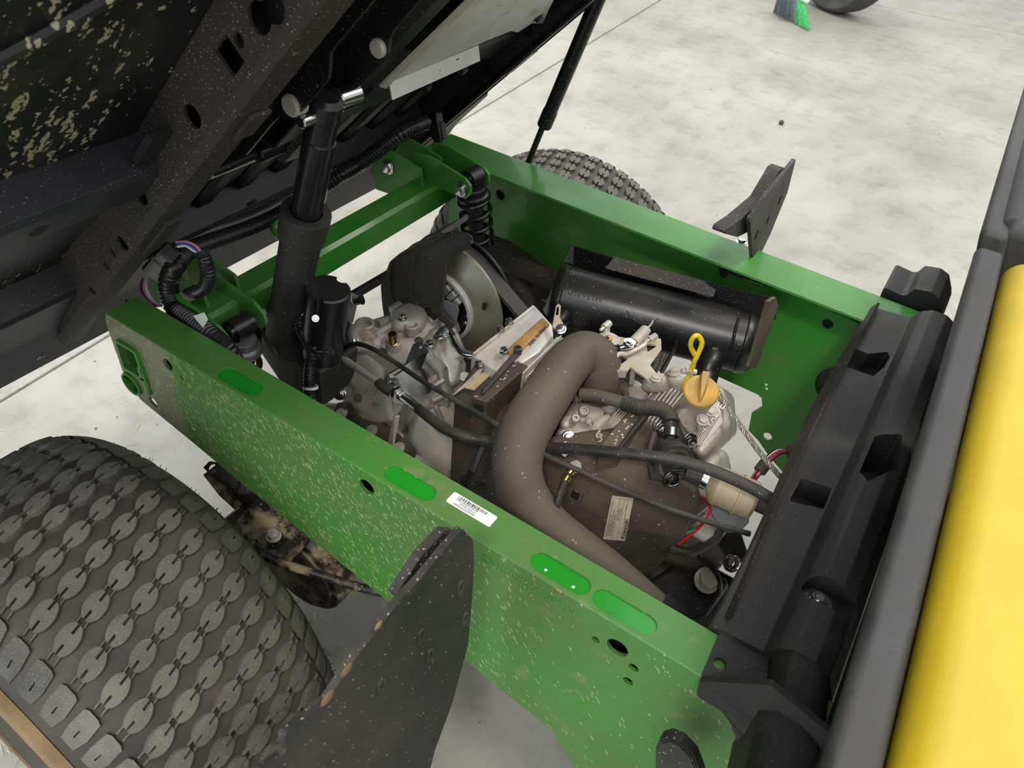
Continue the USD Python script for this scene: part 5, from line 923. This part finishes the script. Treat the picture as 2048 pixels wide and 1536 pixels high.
mf.add('pipe_stub', tube([P3(1040, 470, .52), P3(1035, 510, .50), P3(1030, 545, .47)], .017, 18), M['steel_dust'])
sh_ = [at(*q, y=.655) for q in [(1140, 491), (1228, 517), (1437, 571), (1551, 598), (1551, 640), (1436, 612), (1228, 556), (1138, 530)]]
ws = mf.add('heat_shield', plate(sh_, .003, nhint=-Y), M['steel'])
mf.add('shield_top', plate([P3(1228, 513, .688), P3(1437, 569, .688), P3(1426, 594, .672), P3(1212, 537, .672)], .003, nhint=[0, -.3, 1]), M['steel_dust'], under=ws)
mf.add('shield_end', plate([P3(1128, 522, .665), P3(1140, 491, .68), P3(1150, 495, .68), P3(1146, 530, .655)], .003), M['steel'], under=ws)
mf.add('shield_strap', plate([at(*q, x=.738) for q in [(1538, 604), (1552, 595), (1557, 612), (1513, 735), (1497, 734), (1504, 717)]], .004, nhint=X), M['plastic_dust'], 'dusty folded end strap', under=ws)
mf.add('strap_foot', plate([P3(1484, 711, .612), P3(1503, 718, .612), P3(1498, 734, .603), P3(1489, 731, .603)], .003), M['muf'], under=ws)
for L_ in ([(1211, 533), (1226, 538), (1242, 543)], [(1393, 585), (1410, 591), (1428, 596)], [(1478, 636), (1472, 655), (1466, 680), (1461, 700)]): mf.add('weld_bead', sweep(spline([onmuf(*q)[0] for q in L_], 4), .0028, 8), M['muf'], under=mb_)
mf.add('gusset', plate([P3(1356, 680, .63), P3(1360, 690, .62), P3(1325, 750, .56), P3(1322, 745, .575)], .003), M['steel']); mf.done()
# ================================================================ cables
sc = T('shift_cable', 'thick black shift cable with zinc end fitting on a steel bracket', 'cable')
br = sc.add('cable_bracket', plate([P3(778, 748, .625), P3(815, 730, .634), P3(819, 722, .636), P3(855, 702, .645), P3(857, 712, .642), P3(842, 736, .62), P3(848, 740, .615), P3(863, 780, .58), P3(858, 786, .575), P3(812, 800, .575), P3(795, 832, .555), P3(788, 820, .565), P3(783, 790, .59)], .004, [[P3(790, 753, .624), P3(812, 742, .63), P3(814, 745, .628), P3(793, 757, .621)]]), M['zinc'], 'zinc plated cable bracket')
sc.add('bracket_wing', plate([P3(812, 726, .63), P3(826, 688, .645), P3(842, 682, .65), P3(857, 703, .645), P3(820, 724, .635)], .003, [(P3(840, 692, .6485), .003)]), M['zinc'], under=br)
f0, f1 = P3(790, 786, .60), P3(805, 795, .61); fd = nrm(P3(833, 815, .625) - P3(795, 788, .603))
sc.add('hex_nut', cat(ext(Polygon([(.0115 * math.cos(a), .0115 * math.sin(a)) for a in np.arange(6) * math.pi / 3]), .008, frame(P3(800, 790, .605), fd)), lathe([(.0135, 0), (.0135, .002)], P3(797, 788, .602), fd, 24), ext(Polygon([(.0105 * math.cos(a), .0105 * math.sin(a)) for a in np.arange(6) * math.pi / 3 + .4]), .006, frame(P3(792, 785, .60), fd))), M['zinc'], under=br, label='pair of zinc jam nuts')
sc.add('chrome_sleeve', cyl(P3(804, 793, .608), P3(838, 818, .625), .0068), M['zinc'])
path = [P3(836, 817, .624), P3(865, 840, .63), P3(900, 863, .635), P3(945, 877, .635), P3(990, 884, .63), P3(1040, 890, .62), P3(1090, 895, .64), P3(1150, 898, .66), P3(1210, 903, .675), P3(1290, 911, .69), P3(1360, 922, .695), P3(1430, 943, .695), P3(1500, 974, .69), P3(1560, 1008, .68)]
sc.add('black_sheath', tube(path, .0074, 16), M['rubber'])
sc.add('push_rod', cyl(P3(672, 707, .60), P3(760, 769, .60), .0036), M['zinc_dust'], 'thin steel push rod'); sc.add('rod_sleeve', cyl(P3(690, 719, .601), P3(757, 766, .601), .0052), M['alu'])
sc.add('dark_boot', tube([P3(757, 765, .60), P3(772, 778, .60), P3(790, 786, .60)], .0078, 14), M['rubber']); sc.add('rod_clevis', cyl(P3(686, 715, .60), P3(678, 700, .60), .0065), M['steel_dust']); sc.done()
th_ = T('thin_cable', 'thin black armoured cable crossing above the casing and shroud', 'cable')
th_.add('black_sheath', tube([P3(682, 704, .60), P3(695, 692, .615), P3(716, 688, .635), P3(742, 696, .65), P3(780, 718, .66), P3(850, 765, .665), P3(930, 812, .67), P3(1000, 853, .672), P3(1060, 893, .66), P3(1100, 915, .66), P3(1160, 942, .66), P3(1240, 978, .66), P3(1330, 1015, .66), P3(1420, 1045, .655), P3(1500, 1068, .65)], .0036, 10), M['rubber']); th_.done()
tc2 = T('throttle_cable', 'short throttle cable with a brass ferrule dropping beside the hose', 'cable')
tc2.add('brass_ferrule', cat(cyl(P3(1145, 938, .655), P3(1138, 948, .65), .0055), cyl(P3(1136, 950, .65), P3(1129, 964, .645), .0056)), M['brass'], 'brass ferrule')
tc2.add('black_sheath', tube([P3(1131, 960, .646), P3(1121, 985, .64), P3(1114, 1010, .63), P3(1111, 1035, .61), P3(1110, 1060, .59)], .0046, 10), M['rubber']); tc2.add('adjuster_nut', hexbolt(P3(1149, 932, .655), nrm(P3(1138, 948, .65) - P3(1145, 938, .655)), .007, .006), M['zinc'])
tc2.add('cable_stay', plate([P3(1140, 925, .645), P3(1152, 920, .645), P3(1163, 925, .645), P3(1163, 945, .635), P3(1150, 945, .638)], .003), M['zinc_dust']); tc2.done()
solo('cable_strap', [hull(np.vstack([ICO * .0022 + v for v in (P3(963, 889, .62), P3(972, 889, .62), P3(940, 940, .60), P3(947, 944, .60))])), hull(np.vstack([ICO * .0022 + v for v in (P3(940, 938, .60), P3(948, 943, .60), P3(925, 975, .57), P3(933, 980, .57))]))], M['rubber'], 'black strap hanging in front of the rear shroud', 'strap')
solo('support_stay', [hull(np.vstack([ICO * .002 + v for v in (P3(790, 833, .55), P3(797, 833, .55), P3(778, 885, .50), P3(786, 890, .50))]))], M['zinc_dust'], 'narrow grey stay below the zinc cable bracket', 'stay')
# steel lanyard rope
M['rope'] = mat('dull_rope_wire', (.36, .33, .27), .45, metal=.6, var=.2)
wr = T('wire_rope', 'twisted steel wire rope slanting from the head to the moulding', 'rope'); wp = resample(spline([P3(1432, 775, .66), P3(1446, 800, .655), P3(1480, 850, .655), P3(1520, 905, .66), P3(1562, 955, .67)], 10), .0015)
for k in range(3):
    t = np.gradient(wp, axis=0); t /= np.linalg.norm(t, axis=1, keepdims=True); u = np.cross(t, Z); u /= np.linalg.norm(u, axis=1, keepdims=True); v = np.cross(t, u); s_ = np.arange(len(wp)) * .0015 / .014 * 2 * math.pi + k * 2.094
    wr.add('strand', sweep(wp + .0022 * (np.cos(s_)[:, None] * u + np.sin(s_)[:, None] * v), .0017, 7), M['rope'])
wr.done()
# ================================================================ fuel pump, hoses, filter
fp_ = T('fuel_pump', 'round black pulse fuel pump bolted on a bracket', 'fuel pump')
pc = P3(1350, 928, .652); pdn = nrm([.55, -.75, .35])
pb = fp_.add('pump_body', cat(lathe([(.020, -.034), (.0225, -.03), (.0225, -.014), (.020, -.012)], pc, pdn, 36), lathe([(.026, -.012), (.027, -.010), (.027, -.002), (.026, 0)], pc, pdn, 40)), M['plastic']); fp_.add('pump_ring', ring([(.022, 0), (.022, .002), (.018, .002), (.018, 0)], pc, pdn, 36), M['plastic_dust'], under=pb)
for k in range(7): F = frame(pc, pdn, Z); fp_.add('pump_rib', rbox(((k - 3) * .0042, -.004, .0008), (.0018, .016, .002), F, b=.0004), M['plastic'], under=pb)
for q, z in (((1380, 880), .648), ((1344, 957), .652), ((1323, 857), .655)): fp_.add('bolt', hexbolt(P3(*q, z), nrm([.6, -.6, .4]), .0075, .009), M['chrome'])
fp_.add('pump_bracket', cat(plate([P3(1296, 930, .645), P3(1302, 958, .632), P3(1340, 962, .632), P3(1345, 940, .64), P3(1320, 935, .645)], .004), plate([P3(1326, 930, .65), P3(1340, 930, .65), P3(1346, 968, .63), P3(1330, 966, .63)], .006)), M['steel']); fp_.done()
fh2 = T('fuel_hose', 'dusty fuel hose in braided sleeve bending down to the pump', 'hose')
fh2.add('bare_hose', tube([P3(1160, 788, .655), P3(1190, 790, .66), P3(1220, 798, .665), P3(1250, 806, .668)], .0088, 18), M['hose'])
bp_ = resample(spline([P3(1246, 805, .668), P3(1280, 815, .672), P3(1305, 816, .675), P3(1325, 820, .675), P3(1340, 835, .67), P3(1342, 845, .668)], 8), .0015); fh2.add('braided_sleeve', sweep(bp_, .0108 + .0005 * np.sin(np.arange(len(bp_)) * 2.1), 18), mat('braid', (.03, .027, .022), .7, var=.5, vs=420, bump=1., bs=500, updust=.3), 'dark braided sleeve')
fh2.add('hose_end', tube([P3(1341, 838, .668), P3(1341, 855, .66), P3(1341, 872, .655)], .0088, 18), M['rubber']); fh2.add('hose_clamp', ring([(.0108, 0), (.0108, .011), (.009, .011), (.009, 0)], P3(1341, 874, .657), P3(1341, 858, .662) - P3(1341, 874, .657), 26), M['zinc'], 'flat steel hose clamp'); fh2.add('pump_nipple', cyl(P3(1341, 872, .656), P3(1343, 890, .65), .0062), M['rubber']); fh2.done()
solo('dusty_hose', [tube([P3(1215, 760, .63), P3(1240, 770, .63), P3(1262, 792, .62), P3(1275, 812, .61)], .0085, 16)], M['hose'], 'short dusty hose behind the intake elbow', 'hose')
ff_ = T('fuel_filter', 'tan translucent fuel filter canister between black hoses', 'filter')
a0, a1 = P3(1405, 958, .635), P3(1512, 1004, .63); fdn = nrm(a1 - a0); FLn = np.linalg.norm(a1 - a0)
M['tan'] = mat('tan_nylon', (.52, .40, .25), .42, var=.08, vs=20, dust=.12, dcol=(.4, .32, .22), sss=.15)
fc = ff_.add('canister', lathe([(.008, 0), (.009, FLn * .1), (.022, FLn * .2), (.0255, FLn * .26), (.0255, FLn * .64), (.0275, FLn * .65), (.0275, FLn * .69), (.0255, FLn * .70), (.0255, FLn * .93), (.022, FLn * .99)], a0, fdn, 44), M['tan'])
ff_.add('grey_cap', lathe([(.0225, 0), (.0235, .002), (.0235, .020), (.0215, .022)], P3(1458, 1020, .605), nrm(P3(1472, 1045, .57) - P3(1458, 1015, .61)), 10), mat('grey_nylon', (.17, .18, .18), .5, var=.08), 'grey octagonal cap')
ff_.add('inlet_hose', tube([P3(1370, 944, .64), P3(1390, 952, .638), P3(1408, 960, .635)], .0105, 18), M['rubber']); ff_.add('hose_clamp', ring([(.0122, 0), (.0122, .008), (.0105, .008), (.0105, 0)], P3(1403, 957, .636), fdn, 26), M['zinc'], 'flat steel hose clamp'); ff_.add('outlet_hose', tube([P3(1505, 1000, .63), P3(1525, 1010, .635), P3(1555, 1022, .64)], .0115, 18), M['hose']); ff_.add('spring_clip', tube([P3(1508, 990, .645), P3(1510, 984, .652), P3(1514, 992, .645)], .0015, 6), M['rubber']); ff_.done()
# ================================================================ wiring looms
wl = T('wiring_loom', 'long corrugated wiring loom from the bed down onto the near rail', 'cable loom')
lp_ = [bed_at(874, 243, -.05), bed_at(845, 247, -.046), bed_at(810, 262, -.044), bed_at(770, 290, -.044), bed_at(720, 327, -.044), bed_at(680, 350, -.044), bed_at(640, 377, -.044), bed_at(560, 428, -.042), bed_at(500, 456, -.042), bed_at(450, 474, -.042), bed_at(405, 490, -.04), bed_at(372, 505, -.036), at(352, 530, y=.09), at(338, 560, y=.078), at(340, 590, y=.072), at(352, 620, y=.066), at(385, 645, y=.06), at(425, 672, y=.055), at(455, 700, y=.055), at(470, 726, y=.06)]
wl.add('conduit', conduit(lp_, .0135, .0058), M['loom'])
wl.add('tape_flag', plate([bed_at(632, 375, -.03), bed_at(655, 357, -.03), bed_at(655, 385, -.028), bed_at(650, 408, -.026), bed_at(645, 404, -.026), bed_at(640, 382, -.03)], .0012), M['cream'], 'cream tape flag')
wl.add('tape_flag', plate([at(386, 632, y=.05), at(407, 625, y=.05), at(415, 640, y=.05), at(406, 656, y=.05)], .001), M['cream'], 'cream tape flag'); wl.done()
cn = T('wire_connector', 'black plug connector with coloured wires beside the loom', 'connector')
k0, k1 = at(352, 492, y=.085), at(296, 552, y=.095); cd = nrm(k1 - k0); F = frame((k0 + k1) / 2, cd, nrm(np.cross(cd, CAM - k0)))
cb_ = cn.add('plug_body', cat(rbox((0, 0, 0), (.026, .022, np.linalg.norm(k1 - k0) * .62), F, b=.003), rbox((0, .002, -.016), (.03, .026, .016), F, b=.003), rbox((.002, .012, .01), (.012, .006, .03), F, b=.001), rbox((0, 0, .032), (.02, .018, .02), F, b=.002), rbox((0, 0, -.034), (.018, .016, .016), F, b=.002)), M['plastic_clean'])
for mt, off in (('pink', 0), ('blue', 5), ('white', 9)):
    cn.add(f'{"white" if mt == "white" else mt}_wire', tube([at(352 + off * .4, 492 - 8 + off, y=.085), at(372, 483 + off, y=.088), at(392 - off * .6, 492 + off, y=.09), at(405 - off * .5, 508, y=.09)], .0016, 6), M[mt])
for mt, off in (('pink', 0), ('purple', -6), ('white', 5)):
    cn.add(f'{mt}_wire', tube([at(290 + off * .6, 556, y=.095), at(288 + off, 575, y=.085), at(298 + off, 595, y=.075), at(318 + off, 612, y=.07)], .002, 6), M[mt])
cn.add('conduit', conduit([at(402, 503, y=.09), at(412, 525, y=.088), at(416, 550, y=.088), at(411, 572, y=.092), at(396, 583, y=.1), at(375, 580, y=.11)], .0095, .0048), M['loom']); cn.done()
c2n = T('wire_connector', 'black tail-light connector hanging at the far rear corner of the frame', 'connector')
k0, k1 = at(873, 248, y=.665), at(882, 300, y=.66); cd = nrm(k1 - k0); F = frame((k0 + k1) / 2, cd, X)
c2n.add('plug_body', cat(rbox((0, 0, -.02), (.024, .018, .05), F, b=.003), rbox((0, 0, .012), (.02, .016, .03), F, b=.003), rbox((.011, 0, -.012), (.008, .012, .03), F, b=.001)), M['plastic_clean'])
for k, mt in enumerate(('purple', 'pink', 'white', 'ink', 'purple')): c2n.add(f'{"black" if mt == "ink" else mt}_wire', tube([at(876 + k * 2, 292, y=.66), at(875 + k * 2.4, 305, y=.66), at(870 + k * 2, 314, y=.655), at(858 + k, 318, y=.645)], .0014, 6), M[mt])
c2n.done()
dw = T('wire_bundle', 'dark red and yellow wire bundle at the moulding edge', 'wires')
for k, mt in enumerate(('darkred', 'darkred', 'ywire', 'white', 'ink')): dw.add(f'{ {"darkred": "red", "ywire": "yellow", "white": "white", "ink": "black"}[mt] }_wire', tube([P3(1592, 902 + k * 2, .64), P3(1560, 906 - k * 1.5, .635), P3(1535, 925 - k * 2.5, .63), P3(1515, 950 - k * 2, .62), P3(1498, 975 - k * 2, .60)], .0036 - .0006 * (k > 1), 8), M[mt])
dw.add('tape_wrap', cyl(P3(1535, 922, .631), P3(1518, 944, .622), .0085), M['rubber']); dw.add('tape_wrap', cyl(P3(1592, 903, .641), P3(1574, 903, .638), .0095), M['rubber']); dw.done()
# ================================================================ under the near rail: brake drum, square bracket, cable
bd_ = T('brake_drum', 'muddy brake drum under the near rail', 'brake drum'); bc = at(560, 1060, z=.40)
bd_.add('drum', ring([(.085, 0), (.088, .004), (.088, .04), (.082, .045), (.02, .048), (.02, 0)], A([bc[0] + .02, .035, .315]), Y, 48), M['steel_mud']); bd_.add('backing_plate', lathe([(.075, 0), (.075, .006)], A([bc[0] + .02, .028, .315]), Y, 36), M['steel_mud'])
bp4 = [P3(*q, .44) for q in [(478, 1042), (524, 993), (572, 1010), (610, 1050), (575, 1085), (520, 1125), (498, 1105)]]
bk = bd_.add('caliper_bracket', hull(np.vstack([ICO * .003 + v for v in bp4] + [ICO * .003 + v - [0, 0, .04] for v in bp4])), M['steel_mud']); bd_.add('bolt', hexbolt(P3(547, 1073, .446), Z, .0085, .008), M['zinc_dust'], under=bk); bd_.done()
sqt = T('square_tube', 'short black square tube end sticking out under the near rail', 'bracket'); s0_, s1_ = P3(438, 985, .40), P3(500, 935, .42)
F = frame(s0_, nrm(s1_ - s0_) * -1, Z); sqt.add('tube', ext(sbox(-.026, -.026, .026, .026).difference(sbox(-.021, -.021, .021, .021)), .12, frame(s0_, nrm(s1_ - s0_), Z)), M['steel_mud']); sqt.add('mount_ear', plate([P3(408, 935, .445), P3(418, 922, .455), P3(440, 925, .455), P3(480, 960, .44), P3(470, 985, .43), P3(425, 955, .44)], .008, [(P3(423, 938, .448), .008)]), M['steel']); sqt.add('round_stub', cyl(P3(490, 955, .43), P3(505, 990, .36), .028), M['steel_dust']); sqt.done()
solo('brake_cable', [tube([P3(490, 1080, .47), P3(520, 1103, .47), P3(560, 1125, .46), P3(640, 1150, .45), P3(720, 1175, .44), P3(790, 1192, .43), P3(850, 1215, .42)], .0062, 12)], M['steel_mud'], 'mud caked brake cable stretched below the near rail', 'cable')
# cradle and engine mount below
ec = T('engine_cradle', 'dark steel engine cradle with bolted mounts at the front right', 'cradle')
ec.add('cradle_plate', ext(Polygon([(.34, .18), (.82, .16), (.86, .30), (.80, .36), (.70, .42), (.66, .60), (.36, .62)]), .006, frame([0, 0, .26], Z)), M['steel_dust'])
ec.add('cradle_rail', rbox((.60, .20, .29), (.5, .04, .06), b=.006), M['steel_dust']); ec.add('cradle_rail', rbox((.815, .22, .38), (.05, .30, .07), b=.008), M['steel'])
mp = ec.add('engine_mount', blob((1380, 1075, .47, .012), (1460, 1050, .48, .012), (1480, 1110, .46, .012), (1420, 1110, .45, .012), (1440, 1080, .40, .012), (1480, 1110, .4, .012)), M['steel'], smooth=40)
mp2 = ec.add('mount_arm', blob((1300, 1180, .42, .012), (1380, 1130, .42, .012), (1440, 1170, .42, .012), (1400, 1230, .41, .012), (1330, 1250, .40, .012), (1380, 1200, .36, .012)), M['steel'], smooth=40)
ec.add('bolt', hexbolt(P3(1413, 1161, .44), nrm([.25, -.35, .9]), .014, .013), M['zinc_dust'], under=mp2); ec.add('bolt', hexbolt(P3(1464, 1127, .49), nrm([-.4, -.6, .7]), .0095, .01), M['chrome'], under=mp); ec.add('mount_strap', tube([P3(1398, 1100, .48), P3(1400, 1115, .47), P3(1425, 1135, .46), P3(1438, 1160, .45), P3(1440, 1185, .43)], .004, 8), M['plastic_clean'], under=mp2); ec.done()
# dark parts seen between clutch and far wheel, inner swing arm
sw = T('suspension_arm', 'dark rusty suspension arm below the far rail', 'suspension arm'); sw.add('arm_plate', plate([at(975, 478, y=.70), at(1010, 490, y=.70), at(1080, 540, y=.70), at(1120, 575, y=.70), at(1090, 600, y=.70), at(960, 540, y=.70)], .02, nhint=-Y), M['steel_dust']); sw.add('arm_tube', tube([at(965, 505, y=.66), at(1010, 540, y=.62), at(1060, 620, y=.56), at(1090, 680, y=.52)], .02, 16), M['steel_dust']); sw.add('brake_line', tube([P3(1018, 500, .52), P3(1060, 520, .50), P3(1100, 545, .48)], .002, 6), M['yellow_wire'], 'thin yellow line')
sw.add('link_rod', tube([P3(1050, 600, .48), P3(1075, 622, .48), P3(1095, 660, .48)], .006, 10), M['zinc_dust']); sw.add('link_rod', tube([P3(1110, 590, .5), P3(1080, 640, .5)], .006, 10), M['zinc_dust']); sw.done()
fnd = T('front_flap', 'brown-black rounded flap end at the bottom edge below the rail', 'flap'); fo = [at(*q, y=-.06) for q in [(1309, 1560), (1309, 1500), (1316, 1484), (1335, 1478), (1358, 1487), (1385, 1515), (1402, 1560)]]; fnd.add('flap', plate(fo, .012, nhint=[0, -.5, 1], r=.004, b=.003), M['guard']); fnd.done()
# ================================================================ background
bw = T('parked_vehicle_wheel', 'dark wheel of a parked vehicle at the top edge of the floor', 'tyre'); wc = at(1650, 27, z=0) + [0, 0, 0]
wr_ = .33; wa = nrm([-.55, -1, 0]); ctr = wc + Z * wr_ + A([.02, .12, 0])
bw.add('tyre_ring', ring([(.23, -.10), (.30, -.11), (wr_ - .01, -.09), (wr_, -.06), (wr_, .06), (wr_ - .01, .09), (.3, .11), (.23, .10)], ctr, wa, 64), mat('road_tyre', (.03, .03, .03), .55, var=.2, dust=.2, dcol=(.10, .095, .09))); bw.add('wheel_rim', lathe([(.232, -.06), (.232, .075), (.215, .08), (.2, .05), (.06, .03), (.05, .06)], ctr, wa, 48), M['zinc_dust']); bw.done()
bm = T('broom', 'angled broom with grey and green bristles standing on the floor', 'broom')
fa, fb = at(1548, 25, z=.0), at(1618, 62, z=.0); up = A([-.05, .05, 1.]); ta, tb = at(1562, -25, z=.19), at(1612, 5, z=.12)
rng = random.Random(12)
def brist(f0, f1, n):
    out = []
    for k in range(n):
        f = f0 + (f1 - f0) * (k + .5) / n; b = fa + (fb - fa) * f + A([rng.uniform(-.012, .012), rng.uniform(-.012, .012), 0]); b[2] = rng.uniform(.001, .012); t = ta + (tb - ta) * f; mid = (b + t) / 2 + A([rng.uniform(-.006, .006), rng.uniform(-.006, .006), 0])
        out.append(sweep([t, mid, b], rng.uniform(.0017, .0026), 4))
    return cat(out)
bm.add('grey_bristles', brist(0, .63, 200), mat('grey_bristle', (.20, .23, .27), .5, var=.3, vs=90), kind='stuff'); bm.add('green_bristles', brist(.63, 1, 150), mat('green_bristle', (.05, .40, .11), .45, var=.3, vs=90), 'bright green bristles', kind='stuff')
bm.add('broom_head', hull(np.vstack([ICO * .018 + v for v in (ta + [0, 0, .01], tb + [0, 0, .01], (ta + tb) / 2 + [0, 0, .06])])), M['white']); bm.add('broom_stick', cyl((ta + tb) / 2 + [0, 0, .05], (ta + tb) / 2 + A([.1, .25, 1.25]), .0125), M['zinc']); bm.done()
rng = random.Random(5); deb, peb = [], []
for k in range(60):
    px, py = rng.choice([(rng.uniform(620, 1010), rng.uniform(1090, 1500)), (rng.uniform(0, 330), rng.uniform(720, 900)), (rng.uniform(0, 60), rng.uniform(1400, 1530)), (rng.uniform(1000, 1900), rng.uniform(60, 480))])
    p = at(px, py, z=.0015); a = rng.uniform(0, 6.28); L_ = rng.uniform(.004, .013); d_ = A([math.cos(a), math.sin(a), 0]) * L_
    if rng.random() < .55: deb.append(sweep([p - d_, p + d_ + [0, 0, .002]], rng.uniform(.0004, .0009), 4))
    else: peb.append(trimesh.creation.icosphere(1, rng.uniform(.0012, .003)).apply_translation(p))
solo('straw_bits', deb, mat('straw', (.62, .56, .40), .7, var=.2), 'scattered bits of dry straw on the floor', 'debris', kind='stuff', smooth=False)
solo('grit', peb, mat('grit', (.16, .14, .12), .8, var=.3), 'scattered dark grit on the floor', 'debris', kind='stuff', smooth=False)
solo('pebble', [trimesh.creation.icosphere(2, .012).apply_translation(at(1563, 245, z=.010))], mat('pebble', (.05, .05, .05), .7), 'single dark pebble in the middle of the open floor', 'pebble')
